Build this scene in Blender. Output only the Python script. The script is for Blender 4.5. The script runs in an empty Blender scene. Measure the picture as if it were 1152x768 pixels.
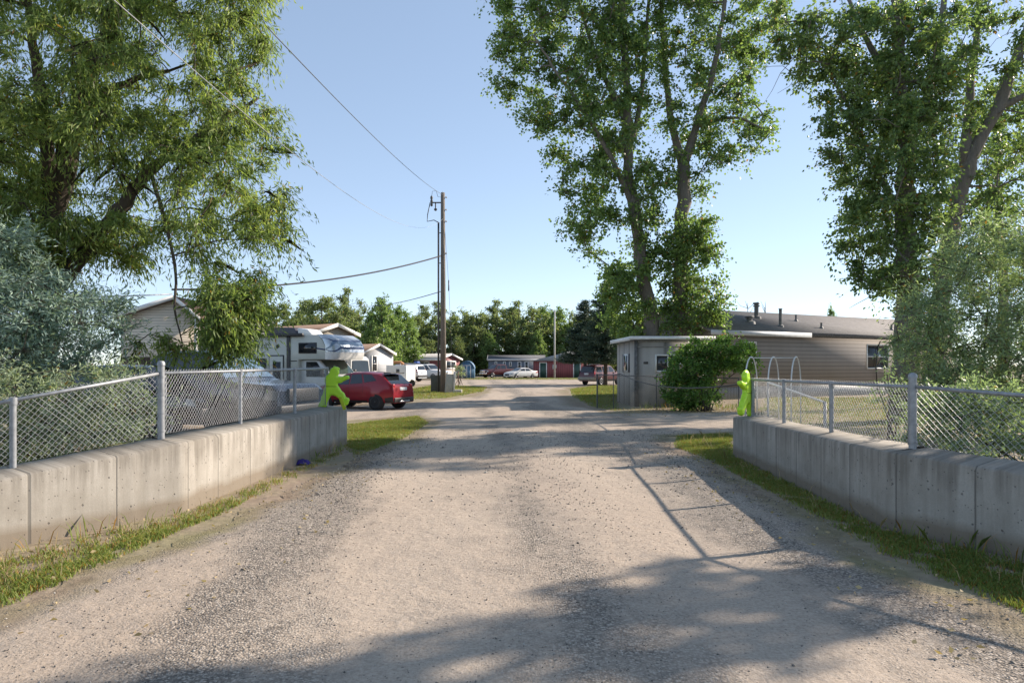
import bpy, math, random
import numpy as np
from mathutils import Vector, Matrix
R = math.radians
rng = np.random.default_rng(7)
random.seed(7)
sc = bpy.context.scene
COL = sc.collection

# ------------------------------------------------------------------ camera, sky, sun, exposure
F, H, YH = 768.0, 1.85, 410.0            # focal length in pixels of the 1152 px photo, eye height, horizon row
cam = bpy.data.objects.new('camera', bpy.data.cameras.new('camera'))
COL.objects.link(cam)
cam.location = (0, 0, H)
cam.rotation_euler = (R(90), 0, 0)
cam.data.sensor_width = 36.0
cam.data.lens = 36.0 * F / 1152.0
cam.data.shift_y = (YH - 384.0) / 1152.0
cam.data.clip_end = 2000
sc.camera = cam

SUN = Vector((2.90, 1.36, 1.71)).normalized()
SUN_EL = math.asin(SUN.z)
SUN_AZ = math.atan2(SUN.x, SUN.y)
w = bpy.data.worlds.new('World'); sc.world = w; w.use_nodes = True
nt = w.node_tree
bg = nt.nodes['Background']
sky = nt.nodes.new('ShaderNodeTexSky')
sky.sky_type = 'NISHITA'; sky.sun_disc = False
sky.sun_elevation = SUN_EL; sky.sun_rotation = SUN_AZ
sky.altitude = 1500; sky.air_density = 0.75; sky.dust_density = 0.25; sky.ozone_density = 1.0
gam = nt.nodes.new('ShaderNodeGamma'); gam.inputs[1].default_value = 0.58
nt.links.new(sky.outputs[0], gam.inputs[0]); tint = nt.nodes.new('ShaderNodeMix'); tint.data_type = 'RGBA'; tint.blend_type = 'MULTIPLY'; tint.inputs[0].default_value = 1.0; tint.inputs[7].default_value = (.93, .965, 1.0, 1)
nt.links.new(gam.outputs[0], tint.inputs[6]); nt.links.new(tint.outputs[2], bg.inputs[0])
bg.inputs[1].default_value = 0.15
sl = bpy.data.lights.new('sun', 'SUN'); sl.energy = 3.05; sl.angle = R(0.55); sl.color = (1.0, 0.865, 0.73)
so = bpy.data.objects.new('sun', sl); COL.objects.link(so)
so.rotation_euler = (-SUN).to_track_quat('-Z', 'Y').to_euler()
so.location = (40, 18, 40)
sc.view_settings.view_transform = 'Standard'
sc.view_settings.look = 'None'
sc.view_settings.exposure = 1.52
sc.view_settings.gamma = 1.0
sc.view_settings.use_curve_mapping = False
sc.render.engine = 'CYCLES'
sc.cycles.max_bounces = 8; sc.cycles.transparent_max_bounces = 8
sc.cycles.diffuse_bounces = 5; sc.cycles.glossy_bounces = 3; sc.cycles.transmission_bounces = 5

def wp(px, py, d):
    """point seen at pixel (px, py) of the photo, d metres out"""
    return np.array(((px - 576.0) * d / F, d, H - (py - YH) * d / F))
def gp(px, py):
    d = F * H / (py - YH)
    return np.array(((px - 576.0) * d / F, d))

# ------------------------------------------------------------------ materials
def newmat(name):
    m = bpy.data.materials.new(name); m.use_nodes = True
    n = m.node_tree; b = n.nodes['Principled BSDF']
    return m, n, b
def nd(n, typ, **kw):
    x = n.nodes.new(typ)
    for k, v in kw.items(): setattr(x, k, v)
    return x
def coords(n, scale=(1, 1, 1), kind='Object'):
    tc = nd(n, 'ShaderNodeTexCoord'); mp = nd(n, 'ShaderNodeMapping')
    mp.inputs['Scale'].default_value = scale
    n.links.new(tc.outputs[kind], mp.inputs['Vector'])
    return mp.outputs[0]
def noise(n, vec, scale, detail=4, rough=.55):
    x = nd(n, 'ShaderNodeTexNoise')
    x.inputs['Scale'].default_value = scale; x.inputs['Detail'].default_value = detail
    x.inputs['Roughness'].default_value = rough
    if vec is not None: n.links.new(vec, x.inputs['Vector'])
    return x.outputs['Fac']
def ramp(n, fac, stops):
    x = nd(n, 'ShaderNodeValToRGB')
    e = x.color_ramp.elements
    while len(e) > len(stops): e.remove(e[-1])
    while len(e) < len(stops): e.new(.5)
    for i, (p, c) in enumerate(stops):
        e[i].position = p
        e[i].color = (c, c, c, 1) if not hasattr(c, '__len__') else (*c, 1)
    n.links.new(fac, x.inputs[0])
    return x.outputs[0]
def mix(n, fac, a, b, mode='MIX'):
    x = nd(n, 'ShaderNodeMix', data_type='RGBA', blend_type=mode)
    for s, v in ((0, fac), (6, a), (7, b)):
        if isinstance(v, (int, float)): x.inputs[s].default_value = v
        elif isinstance(v, tuple): x.inputs[s].default_value = (*v, 1)
        else: n.links.new(v, x.inputs[s])
    return x.outputs[2]
def math_(n, op, a, b=0.0, c=None):
    x = nd(n, 'ShaderNodeMath', operation=op)
    for i, v in enumerate((a, b, c)):
        if v is None: continue
        if isinstance(v, (int, float)): x.inputs[i].default_value = v
        else: n.links.new(v, x.inputs[i])
    return x.outputs[0]
def bump(n, b, h, strength=.5, dist=.01, prev=None):
    x = nd(n, 'ShaderNodeBump')
    x.inputs['Strength'].default_value = strength; x.inputs['Distance'].default_value = dist
    n.links.new(h, x.inputs['Height'])
    if prev is not None: n.links.new(prev, x.inputs['Normal'])
    n.links.new(x.outputs[0], b.inputs['Normal'])
    return x.outputs[0]

MATS = {}
def plain(name, col, rough=.6, metal=0.0, var=.18, nscale=6.0, bumpd=0.0, coat=0.0):
    """a painted or bare surface with mottled wear"""
    if name in MATS: return MATS[name]
    m, n, b = newmat(name)
    v = coords(n)
    f = noise(n, v, nscale, 5)
    lo = tuple(c * (1 - var) for c in col); hi = tuple(min(1, c * (1 + var)) for c in col)
    n.links.new(ramp(n, f, [(.3, lo), (.7, hi)]), b.inputs['Base Color'])
    b.inputs['Roughness'].default_value = rough; b.inputs['Metallic'].default_value = metal
    if coat:
        b.inputs['Coat Weight'].default_value = coat; b.inputs['Coat Roughness'].default_value = .06
    if bumpd: bump(n, b, noise(n, v, nscale * 8, 4), .6, bumpd)
    MATS[name] = m
    return m
def siding(name, col, pitch=.12, vertical=False, rough=.55, depth=.012, stain=.25):
    if name in MATS: return MATS[name]
    m, n, b = newmat(name)
    tc = nd(n, 'ShaderNodeTexCoord'); sp = nd(n, 'ShaderNodeSeparateXYZ')
    n.links.new(tc.outputs['Object'], sp.inputs[0])
    z = sp.outputs[2] if not vertical else math_(n, 'ADD', sp.outputs[0], sp.outputs[1])
    fr = math_(n, 'FRACT', math_(n, 'DIVIDE', z, pitch))
    board = math_(n, 'FLOOR', math_(n, 'DIVIDE', z, pitch))
    wn = nd(n, 'ShaderNodeTexWhiteNoise', noise_dimensions='1D'); n.links.new(board, wn.inputs['W'])
    gap = ramp(n, fr, [(0, .5), (.18, 1.0), (.9, 1.0), (1, .42)])
    st = noise(n, coords(n, (1, 1, .25)), 1.6, 6, .65)
    c = mix(n, ramp(n, st, [(.35, 0), (.75, stain)]), col, tuple(x * .45 for x in col))
    c = mix(n, math_(n, 'MULTIPLY', wn.outputs[0], .22), c, tuple(x * .72 for x in col))
    c = mix(n, 1.0, c, gap, 'MULTIPLY')
    n.links.new(c, b.inputs['Base Color'])
    b.inputs['Roughness'].default_value = rough
    bump(n, b, fr, .8, depth)
    MATS[name] = m
    return m
def leafmat(name, ca, cb, cc, trans=.45, rough=.5, dry=.03):
    m, n, b = newmat(name)
    at = nd(n, 'ShaderNodeAttribute', attribute_name='rnd')
    big = noise(n, coords(n), .55, 3)
    f = math_(n, 'ADD', math_(n, 'MULTIPLY', at.outputs['Fac'], .6), math_(n, 'MULTIPLY', math_(n, 'SUBTRACT', big, .3), 1.0))
    col = ramp(n, f, [(.1, ca), (.5, cb), (.95, cc)])
    dr = ramp(n, at.outputs['Fac'], [(1 - dry - .01, 0), (1 - dry, 1)]) if dry else None
    if dr is not None: col = mix(n, dr, col, (.30, .17, .045))
    n.links.new(col, b.inputs['Base Color'])
    b.inputs['Roughness'].default_value = rough
    b.inputs['Specular IOR Level'].default_value = .35
    tr = nd(n, 'ShaderNodeBsdfTranslucent')
    tcol = mix(n, 1.0, col, (1.22, 1.24, .66), 'MULTIPLY')
    n.links.new(tcol, tr.inputs[0])
    mx = nd(n, 'ShaderNodeMixShader'); mx.inputs[0].default_value = trans
    n.links.new(b.outputs[0], mx.inputs[1]); n.links.new(tr.outputs[0], mx.inputs[2])
    n.links.new(mx.outputs[0], n.nodes['Material Output'].inputs[0])
    return m
def barkmat(name, col, k=.55):
    m, n, b = newmat(name)
    v = coords(n, (1, 1, .18))
    f = noise(n, v, 14, 6, .7)
    g = noise(n, coords(n), 1.3, 3)
    c = ramp(n, f, [(.32, tuple(x * k for x in col)), (.62, col)])
    c = mix(n, math_(n, 'MULTIPLY', g, .5), c, tuple(x * .6 for x in col))
    n.links.new(c, b.inputs['Base Color']); b.inputs['Roughness'].default_value = .9
    bump(n, b, f, 1.0, .03)
    return m
def glassmat(name, col=(.012, .016, .02), rough=.04):
    if name in MATS: return MATS[name]
    m, n, b = newmat(name)
    f = noise(n, coords(n), 1.5, 3)
    n.links.new(ramp(n, f, [(.3, tuple(c * .7 for c in col)), (.7, tuple(c * 1.5 for c in col))]), b.inputs['Base Color'])
    b.inputs['Roughness'].default_value = rough
    b.inputs['Specular IOR Level'].default_value = .8
    MATS[name] = m
    return m

GALV = plain('galvanised steel', (.27, .285, .30), .5, .35, .25, 14)
GALVW = plain('galvanised wire', (.42, .435, .45), .5, .3, .12, 20)
STEEL_DARK = plain('dark weathered steel', (.10, .105, .11), .55, .3, .3, 8)
WHITE = plain('white paint', (.74, .74, .72), .5, 0, .06, 3)
WHITE_TRIM = plain('white trim', (.70, .70, .68), .55, 0, .1, 5)
BLACKP = plain('black plastic', (.016, .016, .017), .5, 0, .3, 9)
RUBBER = plain('tyre rubber', (.018, .018, .019), .85, 0, .25, 20)
CHROME = plain('chrome', (.62, .63, .65), .16, .95, .1, 4)
RIM = plain('alloy rim', (.40, .41, .43), .3, .8, .15, 8)
RIMB = plain('black rim', (.03, .03, .032), .35, .3, .2, 8)
GLASS = glassmat('dark glass')
WINGLASS = glassmat('window glass', (.03, .035, .04), .05)
REDLENS = plain('red lamp lens', (.38, .012, .014), .2, 0, .2, 14, coat=.5)
CLEARLENS = plain('clear lamp lens', (.22, .23, .24), .15, .2, .15, 12, coat=.6)
PLATE = plain('number plate', (.62, .64, .66), .45, 0, .15, 18)
BARK = barkmat('cottonwood bark', (.21, .185, .16))
BARKW = barkmat('willow bark', (.085, .066, .050))
BARKT = barkmat('thin branch bark', (.11, .092, .074))

# ------------------------------------------------------------------ mesh building
ORG = {}
def setmesh(name, V, faces_flat, starts, totals, mat, smooth=False, attrs=None):
    me = bpy.data.meshes.new(name)
    V = np.ascontiguousarray(V, dtype=np.float32)
    me.vertices.add(len(V)); me.vertices.foreach_set('co', V.ravel())
    me.loops.add(len(faces_flat)); me.loops.foreach_set('vertex_index', np.asarray(faces_flat, dtype=np.int32))
    me.polygons.add(len(starts))
    me.polygons.foreach_set('loop_start', np.asarray(starts, dtype=np.int32))
    me.polygons.foreach_set('loop_total', np.asarray(totals, dtype=np.int32))
    if smooth: me.polygons.foreach_set('use_smooth', np.ones(len(starts), dtype=bool))
    if attrs:
        for k, a in attrs.items():
            at = me.attributes.new(k, 'FLOAT', 'POINT'); at.data.foreach_set('value', np.asarray(a, dtype=np.float32))
    me.update(calc_edges=True); me.validate()
    if mat: me.materials.append(mat)
    return me
def link(name, me, parent=None, loc=(0, 0, 0)):
    o = bpy.data.objects.new(name, me); COL.objects.link(o)
    o.location = loc
    if parent is not None: o.parent = parent
    return o
def place(o, me, parent):
    """geometry was written in the frame of the thing's ORG point"""
def empty(name, loc=(0, 0, 0), rz=0.0, world=True):
    o = bpy.data.objects.new(name, None); COL.objects.link(o)
    o.location = loc; o.rotation_euler = (0, 0, rz); o.empty_display_size = .2
    ORG[o.name] = np.array(loc, dtype=float) if world else np.zeros(3)
    return o
def tag(o, label=None, cat=None, group=None, kind=None):
    if label: o['label'] = label
    if cat: o['category'] = cat
    if group: o['group'] = group
    if kind: o['kind'] = kind
    return o

class MB:
    def __init__(s): s.v = []; s.f = []
    def add(s, verts, faces):
        k = len(s.v); s.v.extend([tuple(p) for p in verts]); s.f.extend([tuple(i + k for i in f) for f in faces]); return s
    def box(s, c, size, rz=0.0, M=None):
        x, y, z = (size[0] / 2, size[1] / 2, size[2] / 2)
        P = [Vector((sx * x, sy * y, sz * z)) for sx in (-1, 1) for sy in (-1, 1) for sz in (-1, 1)]
        m = M if M is not None else Matrix.Rotation(rz, 3, 'Z')
        P = [m @ p + Vector(c) for p in P]
        return s.add(P, [(0, 1, 3, 2), (4, 6, 7, 5), (0, 4, 5, 1), (2, 3, 7, 6), (0, 2, 6, 4), (1, 5, 7, 3)])
    def boxb(s, lo, hi):
        return s.box([(a + b) / 2 for a, b in zip(lo, hi)], [b - a for a, b in zip(lo, hi)])
    def tube(s, pts, rad, n=8, cap=True):
        pts = [Vector(p) for p in pts]
        if not hasattr(rad, '__len__'): rad = [rad] * len(pts)
        k = len(s.v); u = None
        for i, p in enumerate(pts):
            t = (pts[min(i + 1, len(pts) - 1)] - pts[max(i - 1, 0)]).normalized()
            if u is None: u = t.orthogonal().normalized()
            u = (u - t * u.dot(t)).normalized(); b = t.cross(u)
            for j in range(n):
                a = 2 * math.pi * j / n
                s.v.append(tuple(p + (u * math.cos(a) + b * math.sin(a)) * rad[i]))
        for i in range(len(pts) - 1):
            for j in range(n):
                a = k + i * n + j; b_ = k + i * n + (j + 1) % n
                s.f.append((a, b_, b_ + n, a + n))
        if cap:
            s.f.append(tuple(k + j for j in range(n))[::-1])
            s.f.append(tuple(k + (len(pts) - 1) * n + j for j in range(n)))
        return s
    def lathe(s, prof, n=20, axis='z', c=(0, 0, 0)):
        k = len(s.v)
        for r, h in prof:
            for j in range(n):
                a = 2 * math.pi * j / n; p = (r * math.cos(a), r * math.sin(a), h)
                if axis == 'y': p = (p[0], p[2], p[1])
                if axis == 'x': p = (p[2], p[0], p[1])
                s.v.append((p[0] + c[0], p[1] + c[1], p[2] + c[2]))
        for i in range(len(prof) - 1):
            for j in range(n):
                a = k + i * n + j; b = k + i * n + (j + 1) % n
                s.f.append((a, b, b + n, a + n))
        s.f.append(tuple(k + j for j in range(n))[::-1])
        s.f.append(tuple(k + (len(prof) - 1) * n + j for j in range(n)))
        return s
    def prism(s, poly, vec, o=(0, 0, 0)):
        """closed polygon of 3D points pushed along vec"""
        n = len(poly); v = Vector(vec); P = [Vector(p) + Vector(o) for p in poly]
        return s.add(P + [p + v for p in P],
                     [tuple(range(n))[::-1], tuple(range(n, 2 * n))] + [(i, (i + 1) % n, (i + 1) % n + n, i + n) for i in range(n)])
    def quad(s, a, b, c, d): return s.add([a, b, c, d], [(0, 1, 2, 3)])
    def grid(s, P):
        """P[i][j] points"""
        k = len(s.v); ni = len(P); nj = len(P[0])
        for row in P: s.v.extend([tuple(p) for p in row])
        for i in range(ni - 1):
            for j in range(nj - 1):
                a = k + i * nj + j
                s.f.append((a, a + 1, a + nj + 1, a + nj))
        return s
    def build(s, name, mat, parent=None, smooth=False, angle=None, bevel=0.0, base=None):
        org = ORG.get(parent.name, np.zeros(3)) if parent is not None else (np.array(base, dtype=float) if base is not None else np.zeros(3))
        V = np.array(s.v, dtype=float) - org
        fl = [i for f in s.f for i in f]; tot = [len(f) for f in s.f]
        st = np.concatenate(([0], np.cumsum(tot)[:-1])) if tot else []
        me = setmesh(name, V, fl, st, tot, mat, smooth or angle is not None)
        import bmesh
        bm = bmesh.new(); bm.from_mesh(me); bmesh.ops.recalc_face_normals(bm, faces=bm.faces); bm.to_mesh(me); bm.free()
        if angle is not None: me.set_sharp_from_angle(angle=R(angle))
        o = link(name, me, parent, (0, 0, 0) if parent is not None else tuple(org))
        ORG[o.name] = org
        if bevel:
            bv = o.modifiers.new('bevel', 'BEVEL'); bv.width = bevel; bv.segments = 2; bv.limit_method = 'ANGLE'
        return o

def apply_mods(o):
    dg = bpy.context.evaluated_depsgraph_get(); dg.update()
    me = bpy.data.meshes.new_from_object(o.evaluated_get(dg), depsgraph=dg)
    o.modifiers.clear(); o.data = me
def copy_tree(o, parent=None):
    c = o.copy(); COL.objects.link(c)
    if parent is not None: c.parent = parent
    for ch in list(o.children): copy_tree(ch, c)
    return c

# ------------------------------------------------------------------ helper: polygons on the ground
def inpoly(P, poly):
    poly = np.asarray(poly); x, y = P[:, 0], P[:, 1]
    r = np.zeros(len(P), bool); j = len(poly) - 1
    for i in range(len(poly)):
        xi, yi = poly[i]; xj, yj = poly[j]
        c = ((yi > y) != (yj > y)) & (x < (xj - xi) * (y - yi) / (yj - yi + 1e-12) + xi)
        r ^= c; j = i
    return r
def polydist(P, poly):
    poly = np.asarray(poly, float); d = np.full(len(P), 1e9)
    for i in range(len(poly)):
        a = poly[i]; b = poly[(i + 1) % len(poly)]; ab = b - a
        t = np.clip(((P - a) @ ab) / (ab @ ab + 1e-12), 0, 1)
        d = np.minimum(d, np.linalg.norm(P - (a + t[:, None] * ab), axis=1))
    return d
def wobble(poly, step=.18, amp=.09, seed=1):
    """densify an outline and make it uneven (same amount of unevenness in metres everywhere)"""
    r = np.random.default_rng(seed); out = []
    for i in range(len(poly)):
        a = np.array(poly[i], float); b = np.array(poly[(i + 1) % len(poly)], float)
        L = np.linalg.norm(b - a); st = max(step, min(a[1], b[1]) * .018); n = max(1, int(L / st))
        for k in range(n): out.append(a + (b - a) * k / n)
    out = np.array(out); ph = r.uniform(0, 6.28, 12)
    for k in range(5):
        fx = 1.3 * 1.9 ** k
        out[:, 0] += amp * .8 ** k * np.sin(out[:, 1] * fx + out[:, 0] * fx * .6 + ph[k])
        out[:, 1] += amp * .8 ** k * np.sin(out[:, 0] * fx + out[:, 1] * fx * .3 + ph[k + 6])
    return out

# ------------------------------------------------------------------ ground and gravel road
def dirt_nodes(n):
    v = coords(n)
    a = noise(n, v, .5, 5, .6); f = noise(n, v, 7, 6, .7)
    c = ramp(n, f, [(.3, (0.175, 0.131, 0.094)), (.55, (0.275, 0.213, 0.156)), (.75, (0.388, 0.319, 0.225))])
    c = mix(n, ramp(n, a, [(.4, 0), (.65, .6)]), c, (0.213, 0.213, 0.088))
    return v, c, f
m, n, b = newmat('soil and dry turf')
v, c, f = dirt_nodes(n)
n.links.new(c, b.inputs['Base Color']); b.inputs['Roughness'].default_value = .95
bump(n, b, f, .8, .03)
SOIL = m

m, n, b = newmat('gravel')
v, dc, df = dirt_nodes(n)
tc = nd(n, 'ShaderNodeTexCoord')
long_ = coords(n, (1, .22, 1))
patch = noise(n, long_, .9, 5, .62)                    # loose gravel lies in streaks along the road
patch2 = noise(n, v, 2.6, 5, .65)
rx = nd(n, 'ShaderNodeSeparateXYZ'); n.links.new(v, rx.inputs[0])
lat = math_(n, 'ADD', rx.outputs[0], math_(n, 'MULTIPLY', rx.outputs[1], .075))       # across the road, tracks drift left with distance
def strip(c0, wd_, k_): return math_(n, 'MULTIPLY', math_(n, 'POWER', 2.718, math_(n, 'MULTIPLY', math_(n, 'POWER', math_(n, 'ABSOLUTE', math_(n, 'DIVIDE', math_(n, 'SUBTRACT', lat, c0), wd_)), 2.0), -1.0)), k_)
tracks = math_(n, 'ADD', math_(n, 'ADD', strip(-1.75, .55, .13), strip(.95, .30, .09)), math_(n, 'ADD', strip(3.6, .6, .16), math_(n, 'ADD', strip(-.5, .38, -.09), strip(2.1, .42, -.10))))
loose = ramp(n, math_(n, 'ADD', math_(n, 'ADD', math_(n, 'MULTIPLY', patch, .75), math_(n, 'MULTIPLY', patch2, .3)), tracks), [(.50, 0), (.66, 1)])
fine = noise(n, v, 38, 5, .75)
fine2 = noise(n, v, 120, 3, .7)
vor = nd(n, 'ShaderNodeTexVoronoi'); vor.inputs['Scale'].default_value = 55; n.links.new(v, vor.inputs['Vector'])
vor2 = nd(n, 'ShaderNodeTexVoronoi'); vor2.inputs['Scale'].default_value = 22; n.links.new(v, vor2.inputs['Vector'])
packed = ramp(n, fine, [(.25, (.268, .220, .172)), (.5, (.44, .367, .292)), (.8, (.565, .49, .407))])
stone = nd(n, 'ShaderNodeSeparateColor'); n.links.new(vor.outputs['Color'], stone.inputs[0])
stones = ramp(n, stone.outputs[0], [(0, (0.132, 0.120, 0.107)), (.5, (0.304, 0.267, 0.222)), (1, (0.568, 0.507, 0.432))])
gapd = ramp(n, vor.outputs['Distance'], [(.0, 1.0), (.42, 1.0), (.75, .45)])
stones = mix(n, 1.0, stones, gapd, 'MULTIPLY')
c = mix(n, math_(n, 'MULTIPLY', loose, .85), packed, stones)
sp2 = nd(n, 'ShaderNodeSeparateColor'); n.links.new(vor2.outputs['Color'], sp2.inputs[0])
speck = math_(n, 'MULTIPLY', ramp(n, sp2.outputs[1], [(.80, 0), (.82, 1)]), ramp(n, vor2.outputs['Distance'], [(.16, 1), (.24, 0)]))
c = mix(n, math_(n, 'MULTIPLY', speck, .75), c, (0.145, 0.130, 0.114))
big = noise(n, coords(n, (1, .4, 1)), .35, 4)
c = mix(n, ramp(n, big, [(.38, 0), (.66, .5)]), c, mix(n, 1.0, c, (.74, .71, .70), 'MULTIPLY'))
at = nd(n, 'ShaderNodeAttribute', attribute_name='edge')
e = ramp(n, math_(n, 'ADD', at.outputs['Fac'], math_(n, 'MULTIPLY', math_(n, 'SUBTRACT', patch2, .5), .9)), [(.25, 1), (.8, 0)])
c = mix(n, e, c, dc)
n.links.new(c, b.inputs['Base Color']); b.inputs['Roughness'].default_value = .93
b.inputs['Specular IOR Level'].default_value = .25
hgt = math_(n, 'ADD', math_(n, 'MULTIPLY', fine, .6), math_(n, 'MULTIPLY', fine2, .25))
hgt = math_(n, 'SUBTRACT', hgt, math_(n, 'MULTIPLY', math_(n, 'MULTIPLY', vor.outputs['Distance'], .9), math_(n, 'ADD', loose, .15)))
nb = bump(n, b, hgt, .85, .014)
bump(n, b, patch2, .5, .08, nb)
GRAVEL = m

RP = [(-3.9, -4), (-3.85, 2), gp(0, 692), gp(100, 648), gp(200, 606), gp(270, 580), gp(335, 551), gp(400, 516), gp(455, 495), gp(484, 476),
      gp(470, 468), gp(390, 474), gp(280, 482), gp(180, 480), gp(180, 458), gp(300, 455), gp(440, 455), gp(505, 448.5), gp(545, 441), gp(552, 435.5),
      gp(490, 432.5), gp(380, 432), gp(300, 432), gp(200, 427), gp(300, 426.7), gp(520, 427.2), gp(660, 427.4), gp(760, 427), gp(760, 432), gp(668, 433), gp(638, 438), gp(642, 446),
      gp(662, 458), gp(690, 465), gp(760, 464), gp(850, 462), gp(860, 482), gp(825, 487), gp(748, 491), gp(757, 503), gp(800, 522), gp(880, 566), gp(1000, 634), gp(1152, 700), (4.05, 2), (4.1, -4)]
ROAD = wobble(RP, .16, .075, 3)
# soft crowning of the road: shallow ruts, so light rakes across it
def road_z(P):
    x, y = P[:, 0], P[:, 1]
    near = np.clip((30 - y) / 15, 0, 1)
    return .012 + near * (.018 * np.sin(x * 1.7 + .4 + .15 * np.sin(y * .4)) + .008 * np.sin(x * 3.1 + y * .9) * np.sin(y * .7) + .012)
from mathutils.geometry import delaunay_2d_cdt
pts = []
y = -4.0
while y < 86:
    st = .22 if y < 16 else .5 if y < 30 else 1.6
    xs = np.arange(-30, 30, st) if y > 30 else np.arange(-14, 14, st)
    pts += [(x + random.uniform(-.2, .2) * st, y + random.uniform(-.2, .2) * st) for x in xs]
    y += st
pts = np.array(pts); pts = pts[inpoly(pts, ROAD)]
dd = polydist(pts, ROAD); pts = pts[dd > .09]
allp = np.concatenate([ROAD, pts]); nb_ = len(ROAD)
res = delaunay_2d_cdt([Vector(p) for p in allp], [], [list(range(nb_))], 1, 1e-5)
V2 = np.array([tuple(p) for p in res[0]]); fc = res[2]
edge = np.clip(polydist(V2, ROAD) / .55, 0, 1)
zz = road_z(V2) * np.clip(edge * 1.2, 0.12, 1) + .004
me = setmesh('gravel_road', np.column_stack([V2, zz]), [i for f in fc for i in f], np.cumsum([0] + [len(f) for f in fc])[:-1], [len(f) for f in fc], GRAVEL, True, {'edge': edge})
tag(link('gravel_road', me), kind='structure')
g = MB(); xs = [-900, -300, -120, -60, -30, -15, 0, 15, 30, 60, 120, 300, 900]; ys = [-30, 0, 15, 30, 60, 120, 200, 400, 1200]
g.grid([[(x, y, 0) for y in ys] for x in xs])
tag(g.build('ground', SOIL), kind='structure')

# ------------------------------------------------------------------ concrete wing walls and chain link fences
m, n, b = newmat('board formed concrete')
uv = nd(n, 'ShaderNodeAttribute', attribute_name='run')
u = uv.outputs['Fac']
v = coords(n)
sepz = nd(n, 'ShaderNodeSeparateXYZ'); tcx = nd(n, 'ShaderNodeTexCoord'); n.links.new(tcx.outputs['Object'], sepz.inputs[0])
comb = nd(n, 'ShaderNodeCombineXYZ'); n.links.new(u, comb.inputs[0]); n.links.new(sepz.outputs[2], comb.inputs[1])
streak = nd(n, 'ShaderNodeMapping'); streak.inputs['Scale'].default_value = (1, .07, 1); n.links.new(comb.outputs[0], streak.inputs[0])
sf = noise(n, streak.outputs[0], 9, 6, .65)
mott = noise(n, v, 1.7, 6, .62); finec = noise(n, v, 60, 4, .7)
c = ramp(n, mott, [(.28, (.245, .222, .185)), (.72, (.385, .36, .315))])
c = mix(n, ramp(n, sf, [(.42, 0), (.72, .55)]), c, (.17, .152, .122))
c = mix(n, ramp(n, finec, [(.3, .25), (.6, 0)]), c, (.15, .14, .12))
splash = math_(n, 'MULTIPLY', ramp(n, math_(n, 'SUBTRACT', sepz.outputs[2], math_(n, 'MULTIPLY', mott, .28)), [(-.04, 1), (.0, .9), (.10, 0)]), .8)
c = mix(n, splash, c, (.17, .135, .095))
drip = math_(n, 'MULTIPLY', ramp(n, sf, [(.38, 0), (.6, 1)]), ramp(n, math_(n, 'ADD', sepz.outputs[2], math_(n, 'MULTIPLY', sf, .5)), [(.78, 0), (1.08, .5)]))
c = mix(n, drip, c, (.115, .10, .08))
wnj = nd(n, 'ShaderNodeTexNoise', noise_dimensions='1D'); wnj.inputs['Scale'].default_value = .9; wnj.inputs['Detail'].default_value = 1; n.links.new(u, wnj.inputs['W'])
un = math_(n, 'ADD', u, math_(n, 'MULTIPLY', wnj.outputs[0], .5))
fr = math_(n, 'FRACT', math_(n, 'DIVIDE', un, .92))
seam = ramp(n, fr, [(0, 1), (.008, 1), (.016, 0), (.986, 0), (.994, 1), (1, 1)])
c = mix(n, math_(n, 'MULTIPLY', seam, math_(n, 'ADD', .25, math_(n, 'MULTIPLY', mott, .8))), c, (.075, .07, .06))
pv = nd(n, 'ShaderNodeTexVoronoi'); pv.inputs['Scale'].default_value = 11; n.links.new(comb.outputs[0], pv.inputs['Vector'])
ps = nd(n, 'ShaderNodeSeparateColor'); n.links.new(pv.outputs['Color'], ps.inputs[0])
pit = math_(n, 'MULTIPLY', ramp(n, ps.outputs[0], [(.60, 0), (.64, 1)]), ramp(n, math_(n, 'ADD', pv.outputs['Distance'], math_(n, 'MULTIPLY', finec, .12)), [(.14, 1), (.22, 0)]))
pv2 = nd(n, 'ShaderNodeTexVoronoi'); pv2.inputs['Scale'].default_value = 34; n.links.new(comb.outputs[0], pv2.inputs['Vector'])
ps2 = nd(n, 'ShaderNodeSeparateColor'); n.links.new(pv2.outputs['Color'], ps2.inputs[0])
pit2 = math_(n, 'MULTIPLY', ramp(n, ps2.outputs[0], [(.86, 0), (.88, 1)]), ramp(n, pv2.outputs['Distance'], [(.18, 1), (.25, 0)]))
pp = math_(n, 'MAXIMUM', pit, pit2)
c = mix(n, math_(n, 'MULTIPLY', pp, .75), c, (.07, .063, .055))
n.links.new(c, b.inputs['Base Color']); b.inputs['Roughness'].default_value = .9
hh = math_(n, 'SUBTRACT', math_(n, 'MULTIPLY', finec, .25), math_(n, 'ADD', math_(n, 'MULTIPLY', pp, 1.0), math_(n, 'MULTIPLY', seam, .8)))
bump(n, b, hh, .7, .008)
CONC = m

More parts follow.
